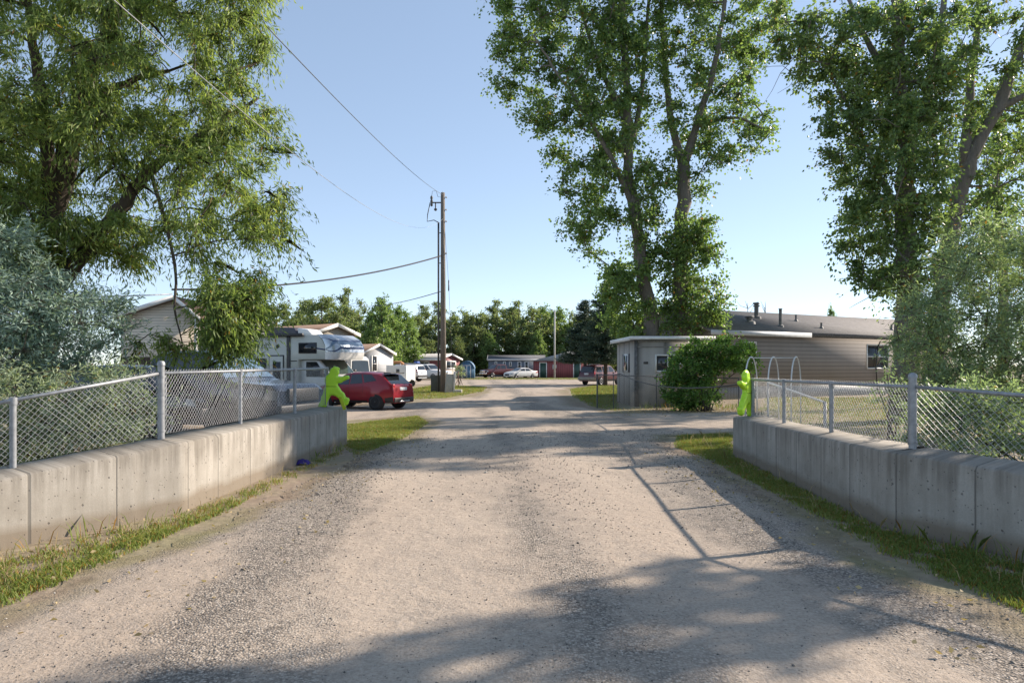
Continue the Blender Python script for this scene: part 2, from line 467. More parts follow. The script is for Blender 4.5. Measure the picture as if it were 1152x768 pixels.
def offset_line(P, off):
    """plan polyline moved sideways by off (mitred)"""
    P = [np.array(p, float) for p in P]; out = []
    for i in range(len(P)):
        ns = []
        for a, b in ((i - 1, i), (i, i + 1)):
            if a >= 0 and b < len(P):
                t = (P[b] - P[a]) / np.linalg.norm(P[b] - P[a]); ns.append(np.array((-t[1], t[0])))
        nrm = sum(ns); nrm = nrm / np.linalg.norm(nrm); nrm = nrm / max(.4, nrm @ ns[0])
        out.append(P[i] + nrm * off)
    return out
def wall(name, plan, tops, side, label):
    """plan: road-face polyline from the far end to the near end; side: sign of the outward offset"""
    inner = []; zt = []; run = []; s = 0.0
    for i in range(len(plan) - 1):
        a, b = np.array(plan[i]), np.array(plan[i + 1]); L = np.linalg.norm(b - a); k = max(1, int(L / .07))
        for j in range(k):
            inner.append(a + (b - a) * j / k); zt.append(tops[i] + (tops[i + 1] - tops[i]) * j / k); run.append(s + L * j / k)
        s += L
    inner.append(np.array(plan[-1])); zt.append(tops[-1]); run.append(s)
    outer = offset_line(inner, side * .45)
    V = []; rr = []
    ch = .018                                           # worn arris
    inn2 = offset_line(inner, side * ch)
    for p, q, q2, z, r_ in zip(inner, outer, inn2, zt, run):
        cz = random.uniform(0, .006) + (random.uniform(.010, .035) if random.random() < .07 else 0)      # knocks along the edge
        q2 = q2 + (q - q2) * (cz * .9 / .45)
        wv_ = .004 * math.sin(r_ * 2.3) + .003 * math.sin(r_ * 7.1)
        V += [(p[0], p[1], -.35), (p[0], p[1], z - ch - cz + wv_), (q2[0], q2[1], z + wv_), (q[0], q[1], z + .05 + wv_), (q[0], q[1], -.35)]
        rr += [r_] * 5
    nn = len(inner); F_ = []
    for i in range(nn - 1):
        for j in range(4): F_.append((i * 5 + j, i * 5 + j + 1, i * 5 + j + 6, i * 5 + j + 5))
    F_.append((0, 1, 2, 3, 4)); F_.append(tuple((nn - 1) * 5 + j for j in range(5)))
    base = np.array((plan[1][0], plan[1][1], 0))
    me = setmesh(name, np.array(V) - base, [i for f in F_ for i in f], np.cumsum([0] + [len(f) for f in F_])[:-1], [len(f) for f in F_], CONC, False, {'run': rr})
    import bmesh
    bm = bmesh.new(); bm.from_mesh(me); bmesh.ops.recalc_face_normals(bm, faces=bm.faces); bm.to_mesh(me); bm.free()
    o = link(name, me, None, tuple(base)); tag(o, label, 'wall')
    return o
WL = [(-3.82, 15.8), (-4.14, 8.6), (-5.10, 6.8), (-6.6, 4.0)]
WR = [(4.47, 13.8), (4.20, 7.6), (4.84, 6.46), (6.3, 3.86)]
wall('concrete_wall', WL, [.86, .875, .70, .46], -1, 'pale concrete wing wall in sun on the side of the blue pickup, under the taller fence')
wall('concrete_wall', WR, [.79, .875, .82, .66], 1, 'shaded grey concrete wing wall on the house side of the road, dark pits near its bend')

def lerp(a, b, t): return a + (b - a) * t
def chain_fence(label, line, zb, zt, posts, seg_tall, metal=None):
    """line: plan polyline of the fence, zb / zt: foot and rail heights at its points; posts: (segment, t, kind)"""
    metal_w = metal or GALVW; metal = metal or GALV
    r = empty('chain_link_fence', (line[0][0], line[0][1], zb[0])); tag(r, label, 'fence')
    L3 = lambda i, t, z: np.array((*lerp(np.array(line[i]), np.array(line[i + 1]), t), lerp(z[i], z[i + 1], t)))
    for i, t, kind in posts:
        a = L3(i, t, zb); c = L3(i, t, zt)
        if kind == 'tall':
            mb = MB(); top = c[2] + .13
            mb.lathe([(.042, a[2] - .05), (.042, top - .03), (.049, top - .03), (.047, top), (.034, top + .022), (.010, top + .03)], 14, 'z', (a[0], a[1], 0))
            for h in np.linspace(a[2] + .08, c[2] - .04, 4): mb.lathe([(.042, h - .012), (.049, h - .012), (.049, h + .012), (.042, h + .012)], 14, 'z', (a[0], a[1], 0))
        else:
            rad = .032 if kind == 'line' else .019
            mb = MB().tube([(a[0], a[1], a[2] - .05), (c[0], c[1], c[2] + .0)], rad, 10)
            mb.lathe([(rad + .006, c[2] - .05), (rad + .008, c[2] - .03), (rad + .006, c[2] + .03), (.012, c[2] + .036)], 10, 'z', (a[0], a[1], 0))
        mb.build('post', metal, r, angle=40)
    for i in range(len(line) - 1):
        a = L3(i, 0, zt); b_ = L3(i, 1, zt)
        MB().tube([a, b_], .021 if any(seg_tall) else .015, 8).build('top_rail', metal, r, smooth=True)
        Ls = np.linalg.norm(np.array(line[i + 1]) - np.array(line[i]))
        mb = MB(); hm = (zt[i] - zb[i] + zt[i + 1] - zb[i + 1]) / 2 - .02; hv = hm + .035
        P = lambda u, v: L3(i, u / Ls, zb) + np.array((0, 0, .03 + v * (lerp(zt[i] - zb[i], zt[i + 1] - zb[i + 1], u / Ls) - .02) / hm))
        nrm = np.cross(np.append((np.array(line[i + 1]) - np.array(line[i])) / Ls, 0), (0, 0, 1)) * .004
        step = .0715; u0 = -hv
        while u0 < Ls:
            for sgn in (1, -1):
                if sgn == 1: ua, va, ub, vb = u0, 0, u0 + hv, hv
                else: ua, va, ub, vb = u0 + hv, 0, u0, hv
                # clip to the panel
                def at(u): return va + (vb - va) * (u - ua) / (ub - ua)
                lo, hi = max(0.02, min(ua, ub)), min(Ls - .02, max(ua, ub))
                if hi - lo < .03: continue
                mid = (lo + hi) / 2
                k = max(2, int((hi - lo) / .35) + 1); us = np.linspace(lo, hi, k)
                pts_ = [P(u, at(u)) + nrm * sgn + (np.array((0, 0, 1.0)) * .004 + nrm * 3) * (random.random() - .5) * (0 < q < k - 1) for q, u in enumerate(us)]
                mb.tube(pts_, .0023, 3, False)
            u0 += step
        mb.build('wire_mesh', metal_w, r)
        if seg_tall[i]:
            for t in (.016, .984):                       # tension bar where the mesh ties to the terminal posts
                a = L3(i, t, zb); c = L3(i, t, zt); MB().tube([a + (0, 0, .03), c], .008, 5).build('tension_bar', metal, r)
    return r
FLo = offset_line(WL, -.33); FRo = offset_line(WR, .30)
a0, a1 = np.array(FLo[0]), np.array(FLo[1])
e0 = lerp(a0, a1, .06)
chain_fence('galvanised chain link fence on the pale concrete wall, in front of the blue pickup', [e0, FLo[1], FLo[2], FLo[3]],
            [.91, .93, .75, .51], [1.76, 1.74, 1.43, 1.1], [(0, 0, 'line'), (0, .30, 'line'), (0, .66, 'line'), (1, 0, 'tall'), (1, .86, 'line'), (2, .8, 'line')], [1, 1, 0])
b0, b1 = np.array(FRo[0]), np.array(FRo[1])
e1 = lerp(b0, b1, .05)
chain_fence('galvanised chain link fence on the shaded concrete wall, in front of the taupe house', [e1, FRo[1], FRo[2], FRo[3]],
            [.83, .91, .86, .70], [1.55, 1.60, 1.54, 1.38], [(0, 0, 'line'), (0, .30, 'line'), (0, .63, 'line'), (1, 0, 'tall'), (2, .5, 'line')], [1, 1, 0])

# ------------------------------------------------------------------ foliage
def leaf_mesh(name, P, D, mat, length, width, r, jl=.3, fold=.18):
    """one small folded diamond per leaf; P centres, D pointing directions"""
    N = len(P)
    D = D / (np.linalg.norm(D, axis=1)[:, None] + 1e-9)
    Q = r.normal(size=(N, 3)); S = np.cross(D, Q); S /= (np.linalg.norm(S, axis=1)[:, None] + 1e-9)
    Nn = np.cross(D, S)
    ln = length * r.uniform(1 - jl, 1 + jl, N)[:, None]; wd = width * r.uniform(1 - jl, 1 + jl, N)[:, None]
    a = P - D * ln * .5; t = P + D * ln * .5
    l = P - D * ln * .05 + S * wd * .5 + Nn * wd * fold; q = P - D * ln * .05 - S * wd * .5 + Nn * wd * fold
    V = np.stack([a, l, t, q], 1).reshape(-1, 3)
    idx = np.arange(N * 4)
    rnd = np.repeat(r.uniform(0, 1, N), 4)
    return setmesh(name, V, idx, np.arange(N) * 4, np.full(N, 4), mat, False, {'rnd': rnd})
def spread(poly, n, mind, r, d, kdepth, dmax, dmid=None, gap=None):
    """clump centres filling an outline; round in depth"""
    poly = np.array(poly, float); lo, hi = poly.min(0), poly.max(0); s = d / F
    C = np.zeros((0, 3)); tries = 0
    while len(C) < n and tries < n * 60:
        k = 400; tries += k
        p = r.uniform(lo, hi, (k, 2)); p = p[inpoly(p, poly)]
        if not len(p): continue
        e = polydist(p, poly) * s
        dep = np.minimum(np.sqrt(np.maximum(e, .02) * kdepth * 2), dmax) * r.uniform(-1, 1, len(p))
        Y = d + dep
        W = np.column_stack([(p[:, 0] - 576) * d / F, Y, H - (p[:, 1] - YH) * d / F])
        for q in W:
            if gap is not None and gap(q): continue
            if len(C) == 0 or np.min(np.linalg.norm(C - q, axis=1)) > mind:
                C = np.vstack([C, q])
                if len(C) >= n: break
    return C
def twigs(C, rad, k, m_, r, droop=0.0, up=.15, sub=.16, outward=None, leafdroop=.5, ribbons=False, rw=.006):
    """k twigs from every clump centre, m_ leaves in a spray along each; clumps differ in fullness"""
    n_ = len(C)
    D = r.normal(size=(n_, k, 3)); D[:, :, 2] = D[:, :, 2] * .75 + up
    D += r.normal(size=(n_, 1, 3)) * .45                         # each clump leans its own way
    D /= np.linalg.norm(D, axis=2)[:, :, None]
    ln = rad * r.uniform(.5, 1.35, (n_, k, 1)) * r.uniform(.65, 1.3, (n_, 1, 1))
    t = 1 - .85 * r.uniform(0, 1, (n_, k, m_, 1)) ** 1.25
    P = C[:, None, None, :] + D[:, :, None, :] * ln[:, :, None, :] * t
    P[..., 2:3] -= droop * (t ** 2) * ln[:, :, None, :]
    P += r.normal(size=P.shape) * rad * sub * (.55 + .5 * t)
    LD = np.repeat(D[:, :, None, :], m_, 2) * .8 + r.normal(size=P.shape) * .55
    LD[..., 2] -= leafdroop + droop * t[..., 0]
    keep = r.uniform(0, 1, (n_, k, m_)) < r.uniform(.55, 1.15, (n_, k, 1)) * r.uniform(.6, 1.15, (n_, 1, 1))
    keep = keep.reshape(-1)
    if ribbons:
        a = np.repeat(C[:, None, :], k, 1).reshape(-1, 3); Dl = (D * ln).reshape(-1, 3)
        mid = a + Dl * .5; mid[:, 2] -= droop * .25 * ln.reshape(-1); end = a + Dl * .95; end[:, 2] -= droop * .9 * ln.reshape(-1)
        S = np.cross(Dl, r.normal(size=Dl.shape)); S /= (np.linalg.norm(S, axis=1)[:, None] + 1e-9)
        V = np.stack([a - S * rw, a + S * rw, mid + S * rw * .8, end, mid - S * rw * .8], 1).reshape(-1, 3)
        return P.reshape(-1, 3)[keep], LD.reshape(-1, 3)[keep], V
    return P.reshape(-1, 3)[keep], LD.reshape(-1, 3)[keep]
def tree(name, label, cat, base, limbs, C, leaf, twig, r, bark=BARK, group=None, rb=.012, nside=8, dead=0, part='trunk', upb=.6):
    """limbs: list of (points, r0, r1); C: clump centres; thing > trunk, crown"""
    root = empty(name, base); tag(root, label, cat, group)
    mb = MB(); nodes = []; nr = []
    for pts_, r0, r1 in limbs:
        P = np.array(pts_, float)
        # smooth the polyline
        tt = np.linspace(0, 1, len(P)); k = max(6, len(P) * 4); T = np.linspace(0, 1, k)
        Pn = np.column_stack([np.interp(T, tt, P[:, i]) for i in range(3)])
        for _ in range(2): Pn[1:-1] = (Pn[:-2] + 2 * Pn[1:-1] + Pn[2:]) / 4
        Pn[1:-1] += r.normal(size=Pn[1:-1].shape) * r0 * .10
        rad = r0 + (r1 - r0) * T ** .8
        rad = rad * (1 + .06 * np.sin(T * 40 + r.uniform(0, 6)))
        mb.tube(Pn, rad, nside)
        nodes += [tuple(p) for p in Pn[1:]]; nr += list(rad[1:])
    nodes = np.array(nodes); nr = np.array(nr); nl = len(nodes)
    if len(C):
        dist = np.array([np.min(np.linalg.norm(nodes - c, axis=1)) for c in C])
        order = np.argsort(dist); par = []; pos = list(nodes); cnt = [0] * nl
        A = nodes.copy()
        for ci in order:
            c = C[ci]; dv = c - A; L = np.linalg.norm(dv, axis=1)
            cost = L * (1 + upb * np.clip(-dv[:, 2] / (L + 1e-6), 0, 1)); cost[:nl] *= .85
            p = int(np.argmin(cost)); par.append(p); A = np.vstack([A, c])
        num = np.ones(len(C))
        for i in range(len(C) - 1, -1, -1):
            if par[i] >= nl: num[par[i] - nl] += num[i]
        for i, ci in enumerate(order):
            a = A[par[i]]; c = C[ci]; mid = (a + c) / 2 + r.normal(size=3) * np.linalg.norm(c - a) * .10; mid[2] += .05 * np.linalg.norm(c - a)
            ra = rb * math.sqrt(num[i] + 1.5); rc = ra * .7
            if par[i] < nl: ra = min(ra, nr[par[i]] * .75); rc = min(rc, ra)
            mb.tube([a, mid, c], [ra, (ra + rc) / 2, rc], 4 if ra < .05 else 6, False)
    # bare dead twigs that stick out of the crown
    for _ in range(dead):
        c = C[r.integers(len(C))]; q = c.copy(); P = [q]
        dr = np.array((r.normal(), r.normal() * .5, r.normal() * .5 - .1)); dr /= np.linalg.norm(dr)
        for k in range(4): q = q + dr * .45 + r.normal(size=3) * .12; P.append(q)
        mb.tube(P, [rb * 1.2, rb, rb * .8, rb * .6, rb * .4], 4, False)
    mb.build(part, bark, root, smooth=True)
    P, D, RV = twigs(C, r=r, ribbons=True, rw=max(.0035, rb * .35), **twig)
    nq = len(RV) // 5
    link('twigs', setmesh('twigs', RV - np.array(base), np.arange(nq * 5), np.arange(nq) * 5, np.full(nq, 5), bark), root)
    me = leaf_mesh('crown', P - np.array(base), D, leaf['mat'], leaf['l'], leaf['w'], r)
    o = link('crown', me, root)
    return root

LM_WILLOW = leafmat('willow leaves', (0.114, 0.178, 0.062), (0.215, 0.299, 0.099), (0.386, 0.450, 0.153), .58, .45, .012)
LM_COTTON = leafmat('cottonwood leaves', (0.094, 0.167, 0.064), (0.164, 0.259, 0.095), (0.302, 0.406, 0.134), .56, .38, .012)
LM_ELM = leafmat('green leaves of the house trees', (0.094, 0.160, 0.071), (0.164, 0.252, 0.102), (0.301, 0.386, 0.141), .56, .42, .012)
LM_OLIVE = leafmat('silver leaves', (0.179, 0.263, 0.233), (0.272, 0.374, 0.322), (0.395, 0.510, 0.399), .35, .55, 0)
LM_OLIVEY = leafmat('pale silvery leaves', (0.185, 0.247, 0.165), (0.283, 0.356, 0.240), (0.408, 0.476, 0.330), .4, .55, .015)
LM_OLIVEG = leafmat('grey green leaves', (0.160, 0.238, 0.145), (0.250, 0.345, 0.198), (0.378, 0.480, 0.263), .45, .5, .01)
LM_BUSH = leafmat('lilac leaves', (0.067, 0.142, 0.040), (0.140, 0.259, 0.068), (0.243, 0.393, 0.112), .56, .4, .012)
LM_FAR = leafmat('far tree leaves', (0.133, 0.186, 0.087), (0.210, 0.271, 0.123), (0.312, 0.365, 0.176), .5, .5, .01)
LM_FARB = leafmat('far bright leaves', (0.138, 0.215, 0.080), (0.214, 0.318, 0.116), (0.318, 0.423, 0.161), .5, .5, 0)
LM_SPRUCE = leafmat('spruce needles', (0.028, 0.053, 0.038), (0.051, 0.084, 0.058), (0.084, 0.126, 0.081), .15, .6, 0)

# --- big willow behind the near fence
rw = np.random.default_rng(11); d = 13.8
L = lambda pts_, dd=d, dz=None: [wp(x, y_, dd + (dz[i] if dz else 0)) for i, (x, y_) in enumerate(pts_)]
wb = np.array((wp(42, 400, d)[0], d, 0.0))
limbs = [([wb, *L([(44, 400), (50, 320), (62, 225), (84, 140), (112, 62), (136, 0), (152, -90)])], .36, .10),
         (L([(46, 345), (92, 285), (132, 238), (168, 190), (214, 162), (258, 132), (290, 110)], d, [0, -.2, -.3, -.3, -.2, 0, .1]), .21, .03),
         (L([(74, 165), (100, 118), (140, 92), (190, 80)], d, [0, .4, .8, 1.2]), .15, .04),
         (L([(60, 240), (50, 140), (38, 50), (20, -60)], d, [0, -.5, -1, -1.2]), .16, .05),
         (L([(168, 190), (186, 250), (199, 305), (196, 350), (205, 385)], d, [-.3, -.6, -.9, -1.1, -1.2]), .05, .012),
         (L([(50, 320), (20, 280), (-30, 230), (-80, 120)], d, [0, .5, 1, 1.2]), .2, .05)]
poly = [(-170, -230), (120, -280), (296, -220), (316, 0), (312, 55), (294, 95), (316, 140), (310, 190), (324, 235), (312, 280), (296, 318), (284, 345),
        (268, 378), (246, 398), (238, 390), (238, 338), (214, 302), (170, 286), (120, 305), (60, 305), (-50, 320), (-170, 300)]
holes = [(100, 25, 22), (160, 40, 16), (150, 235, 20), (185, 215, 14), (190, 285, 26), (170, 300, 18), (120, 200, 14), (250, 250, 12), (230, 75, 12), (175, 330, 20)]
def gap_w(q):
    px, py = 576 + q[0] * F / d, YH + (H - q[2]) * F / d
    return any((px - x) ** 2 + (py - y_) ** 2 < (r_ * 1.0) ** 2 for x, y_, r_ in holes)
C = spread(poly, 720, .33, rw, d, 1.1, 2.6, gap=gap_w)
low = np.vstack([spread([(236, 320), (300, 320), (290, 360), (268, 398), (250, 410), (238, 400), (238, 350)], 26, .3, rw, d - 1.2, .8, .8), spread([(150, 370), (222, 380), (222, 412), (170, 405)], 3, .3, rw, d - 1.2, .4, .4)])
C = np.vstack([C, low])
tree('willow_tree', 'large leaning willow with drooping narrow leaves behind the silvery bushes', 'tree', tuple(wb), limbs, C,
     dict(mat=LM_WILLOW, l=.125, w=.028), dict(rad=.56, k=30, m_=17, droop=.55, up=.1, sub=.10, leafdroop=.6), rw, BARKW, rb=.007)

# --- silvery bushes at the near left
ro = np.random.default_rng(12)
def bush(label, poly, d, n_, mind, kd, dm, mat, l, w_, rad, k, m_, r, droop=.1, name='shrub', stems=7, bark=BARKT, up=.3, extra=None, group=None):
    C = spread(poly, n_, mind, r, d, kd, dm)
    if extra is not None: C = np.vstack([C, extra])
    cx = C[:, 0].mean(); base = np.array((cx, d, 0.0)); limbs = []
    for i in range(stems):
        t = C[r.integers(len(C))]
        b0_ = base + np.array((r.normal() * .25, r.normal() * .2, -.05))
        mid = lerp(b0_, t, .5) + np.array((0, 0, .15 * abs(t[2])))
        limbs.append(([b0_, mid, lerp(mid, t, .9)], .035, .010))
    return tree(name, label, 'shrub', tuple(base), limbs, C, dict(mat=mat, l=l, w=w_), dict(rad=rad, k=k, m_=m_, droop=droop, up=up, sub=.12, leafdroop=.1), r, bark, rb=.006, group=group, part='stems')
bush('tall blue grey silverberry shrub below the willow at the photo edge',
     [(-170, 262), (20, 262), (34, 300), (62, 318), (92, 332), (148, 338), (120, 356), (138, 372), (112, 392), (118, 415), (60, 430), (-60, 470), (-170, 500)], 11.6, 190, .28, .9, 1.0, LM_OLIVE, .10, .022, .50, 28, 16, ro)
bush('low pale silvery green silverberry shrub pressed against the near fence',
     [(-150, 420), (30, 408), (90, 400), (128, 412), (150, 436), (168, 462), (160, 492), (90, 515), (0, 550), (-150, 600)], 9.9, 125, .25, .6, .55, LM_OLIVEY, .085, .019, .42, 26, 15, ro)
# --- right side bushes
bush('big grey green shrub behind the shaded wall, under the two leaning trees',
     [(1008, 352), (1026, 322), (1044, 330), (1050, 290), (1070, 300), (1080, 262), (1098, 285), (1116, 240), (1138, 270), (1160, 238), (1185, 280), (1230, 310), (1230, 470), (1165, 480), (1050, 480), (1040, 440), (1015, 395)], 16.8, 165, .46, .9, 1.3, LM_OLIVEG, .13, .030, .74, 26, 15, ro)
bush('dense low green bush along the shaded fence, in front of the big grey green shrub',
     [(1030, 452), (1090, 440), (1152, 445), (1330, 440), (1330, 560), (1152, 560), (1060, 520), (1010, 500)], 9.4, 110, .22, .5, .45, LM_OLIVEG, .075, .021, .36, 22, 14, ro)
bush('thin yellow green sapling poking above the shaded fence beside the tall post',
     [(985, 430), (1000, 418), (1015, 415), (1024, 440), (1030, 480), (990, 480)], 11.5, 14, .2, .3, .25, LM_OLIVEG, .075, .02, .28, 9, 8, ro, stems=4)

# --- cottonwoods behind the shed
rc = np.random.default_rng(13); d = 36.0
def trunk_at(px, dd): return np.array(((px - 576) * dd / F, dd, 0.0))
tb = trunk_at(739, d)
limbs = [([tb - (0, 0, .1), *L([(738, 420), (734, 372), (723, 300), (713, 235), (705, 180), (706, 100), (700, 10), (696, -130)], d)], .56, .12),
         (L([(712, 232), (690, 180), (660, 130), (625, 80), (600, 40)], d, [0, -.6, -1, -1.4, -1.6]), .17, .04),
         (L([(705, 180), (722, 110), (728, 30), (735, -80)], d, [0, .6, 1, 1.2]), .18, .06),
         (L([(705, 140), (672, 70), (650, 0), (630, -80)], d, [0, .8, 1.4, 1.8]), .17, .05)]
cpoly = [(552, 75), (566, 115), (580, 150), (604, 150), (634, 188), (630, 212), (650, 228), (640, 268), (662, 288), (690, 275), (712, 300), (738, 290), (742, 235), (736, 150),
         (748, 50), (746, -110), (700, -220), (600, -200), (552, -70), (556, 0), (568, 30)]
C = spread(cpoly, 285, .68, rc, d, 1.0, 3.2)
low = spread([(686, 305), (728, 298), (732, 372), (722, 380), (692, 372)], 10, .45, rc, d - .8, .6, .8)
tree('cottonwood_tree', 'tall cottonwood behind the grey shed with a curving bare trunk, nearer the spruces', 'tree', tuple(tb), limbs, np.vstack([C, low]),
     dict(mat=LM_COTTON, l=.165, w=.13), dict(rad=.98, k=27, m_=14, droop=.1, up=.1, sub=.10, leafdroop=.35), rc, BARK, rb=.016, dead=12)
bush('young bright green tree growing at the foot of the curving cottonwood trunk behind the shed', [(684, 305), (700, 292), (722, 300), (728, 335), (730, 375), (722, 392), (690, 385), (680, 345)], 37.4, 40, .5, .8, 1.0, LM_FARB, .17, .12, .7, 18, 11, rc, stems=4)
tb = trunk_at(767, d + .6)
limbs = [([tb - (0, 0, .1), *L([(766, 420), (765, 372), (766, 300), (769, 235), (769, 186)], d + .6)], .52, .34),
         (L([(769, 190), (754, 135), (746, 60), (741, -60)], d + .6, [0, .2, .3, .4]), .26, .08),
         (L([(769, 190), (784, 140), (803, 80), (816, 0), (826, -100)], d + .6, [0, -.3, -.6, -.8, -1]), .26, .07),
         (L([(784, 140), (830, 130), (866, 150)], d + .6, [-.3, -.6, -.6]), .13, .03)]
C = spread([(738, -170), (905, -170), (892, 0), (872, 55), (856, 105), (878, 145), (886, 178), (872, 200), (836, 165), (816, 190), (790, 215), (760, 222), (744, 195), (738, 100)], 185, .7, rc, d + .6, 1.0, 2.8)
low = spread([(752, 255), (788, 240), (806, 290), (820, 325), (806, 366), (748, 372), (748, 320)], 50, .48, rc, d - .3, .8, 1.5)
tree('cottonwood_tree', 'forked cottonwood behind the grey shed with leafy shoots up its trunk and bare twigs', 'tree', tuple(tb), limbs, np.vstack([C, low]),
     dict(mat=LM_COTTON, l=.16, w=.125), dict(rad=.92, k=25, m_=13, droop=.1, up=.1, sub=.11, leafdroop=.35), rc, BARK, rb=.016, dead=34)

# --- trees at the near end of the grey house
re_ = np.random.default_rng(14); d = 22.0
tb = trunk_at(1018, d)
limbs = [([tb - (0, 0, .1), *L([(1017, 430), (1021, 380), (1023, 320), (1018, 255), (1022, 170), (1011, 90), (1006, 0), (1000, -120)], d)], .52, .13),
         (L([(1018, 255), (985, 190), (955, 120), (920, 60), (880, 20)], d, [0, .3, .5, .8, 1]), .10, .02),
         (L([(1022, 170), (1050, 90), (1062, 0), (1070, -90)], d, [0, .4, .8, 1]), .18, .06),
         (L([(1012, 100), (970, 40), (940, -40)], d, [0, .8, 1.4]), .14, .04)]
C = spread([(870, 12), (1085, 8), (1084, 60), (1066, 120), (1056, 250), (1046, 320), (1010, 345), (972, 322), (962, 280), (944, 262), (946, 215), (932, 170), (924, 105), (884, 62), (866, 20)], 180, .56, re_, d, 1.0, 2.4)
tree('shade_tree', 'tall shade tree with a thick straight trunk beside the end window of the taupe house', 'tree', tuple(tb), limbs, C,
     dict(mat=LM_ELM, l=.125, w=.08), dict(rad=.70, k=26, m_=15, droop=.15, up=.08, sub=.10, leafdroop=.4), re_, BARK, rb=.012, dead=16)
tb = trunk_at(1046, d + 1.4)
limbs = [([tb - (0, 0, .1), *L([(1048, 430), (1056, 345), (1072, 262), (1086, 185), (1122, 122), (1150, 50), (1172, -40), (1185, -120)], d + 1.4)], .40, .11),
         (L([(1086, 185), (1090, 110), (1100, 30), (1105, -80)], d + 1.4, [0, .4, .8, 1]), .2, .06),
         (L([(1122, 122), (1170, 100), (1220, 40)], d + 1.4, [0, -.4, -.8]), .14, .04)]
C = spread([(1082, -15), (1270, -15), (1280, 220), (1200, 310), (1110, 325), (1075, 300), (1092, 210), (1078, 120)], 98, .66, re_, d + 1.4, 1.0, 2.4)
tree('shade_tree', 'leaning shade tree with a forked slanting trunk rising behind the big grey green shrub', 'tree', tuple(tb), limbs, C,
     dict(mat=LM_ELM, l=.125, w=.08), dict(rad=.68, k=22, m_=13, droop=.15, up=.08, sub=.10, leafdroop=.4), re_, BARK, rb=.012, dead=14)
# --- narrow tree beyond the frame whose shade crosses the road in the foreground
tb = np.array((14.6, 11.25, 0.0)); Cn = []
while len(Cn) < 125:
    q = np.array((tb[0] + re_.normal() * .6, tb[1] + re_.normal() * .30, re_.uniform(3, 15)))
    if all(np.linalg.norm(q - c) > .27 for c in Cn): Cn.append(q)
tree('poplar_tree', 'narrow poplar standing past the shaded wall, outside the photo on the house side', 'tree', tuple(tb), [([tb, tb + (0.1, 0, 5), tb + (0, .1, 10), tb + (.1, 0, 15)], .22, .05)], np.array(Cn),
     dict(mat=LM_ELM, l=.16, w=.12), dict(rad=.48, k=14, m_=9, droop=.1, up=.3, sub=.10, leafdroop=.3), re_, BARK)

tb = np.array((23.2, 32.4, 0.0)); Cn = []
while len(Cn) < 75:
    z_ = re_.uniform(7.5, 15); wz = 1.9 * math.sin(min(1, (z_ - 6) / 10) * 2.6 + .3)
    q = np.array((tb[0] + re_.normal() * wz * .8, tb[1] + re_.normal() * wz * .5, z_))
    if all(np.linalg.norm(q - c) > .5 for c in Cn): Cn.append(q)
tree('shade_tree', 'farther shade tree seen through the gap behind the forked slanting trunk', 'tree', tuple(tb), [([tb, tb + (0.2, 0, 5), tb + (-.1, .1, 10), tb + (0, 0, 14.5)], .3, .06)], np.array(Cn),
     dict(mat=LM_ELM, l=.16, w=.11), dict(rad=.85, k=20, m_=12, droop=.1, up=.2, sub=.12, leafdroop=.3), re_, BARK)

# --- bush in front of the shed
rb_ = np.random.default_rng(15)
bush('rounded green bush with a bare dark skirt in front of the grey shed',
     [(754, 414), (764, 396), (784, 384), (812, 383), (838, 386), (850, 405), (836, 416), (806, 420), (812, 452), (780, 461), (752, 458), (748, 438)], 27.2, 105, .33, .9, 1.3, LM_BUSH, .10, .07, .46, 20, 13, rb_, stems=14)
bush('small dry orange tinged shrub by the utility boxes', [(510, 412), (517, 408), (523, 413), (522, 424), (512, 424)], 62, 12, .25, .5, .4, LM_OLIVEY, .12, .07, .35, 10, 8, rb_, stems=4)

# --- far tree line: a few crowns of their own, copied along the edge of the park
rf = np.random.default_rng(16)
def proto_tree(h, wd, mat, seed, open_=.0, nC=70, trunk_h=.18):
    r = np.random.default_rng(seed); Cs = []; t = 0
    while len(Cs) < nC and t < 6000:
        t += 1
        z = r.uniform(trunk_h, 1.0); prof = math.sin(min(1, (z - trunk_h) / (1 - trunk_h) * .92 + .12) * math.pi) ** .6
        a = r.uniform(0, 6.28); rr = wd / 2 * prof * math.sqrt(r.uniform(0, 1)) * (1 + .25 * math.sin(a * 3 + z * 9 + seed))
        q = np.array((rr * math.cos(a), rr * math.sin(a), z * h))
        if math.sin(q[0] * 1.1 + seed) * math.sin(q[2] * .8 + seed * 2) < -1 + open_: continue
        if all(np.linalg.norm(q - c) > wd * .09 for c in Cs): Cs.append(q)
    C = np.array(Cs)
    return C, [([(0, 0, -.2), (wd * .02, 0, h * .3), (-wd * .03, 0, h * .6), (0, 0, h * .92)], h * .022, h * .005)]
protos = []
specs = [(14, 9, LM_FAR, .5, 75), (13, 7, LM_FARB, .2, 85), (15, 8, LM_FAR, .85, 52), (12, 9, LM_FAR, .4, 75)]
rows = []
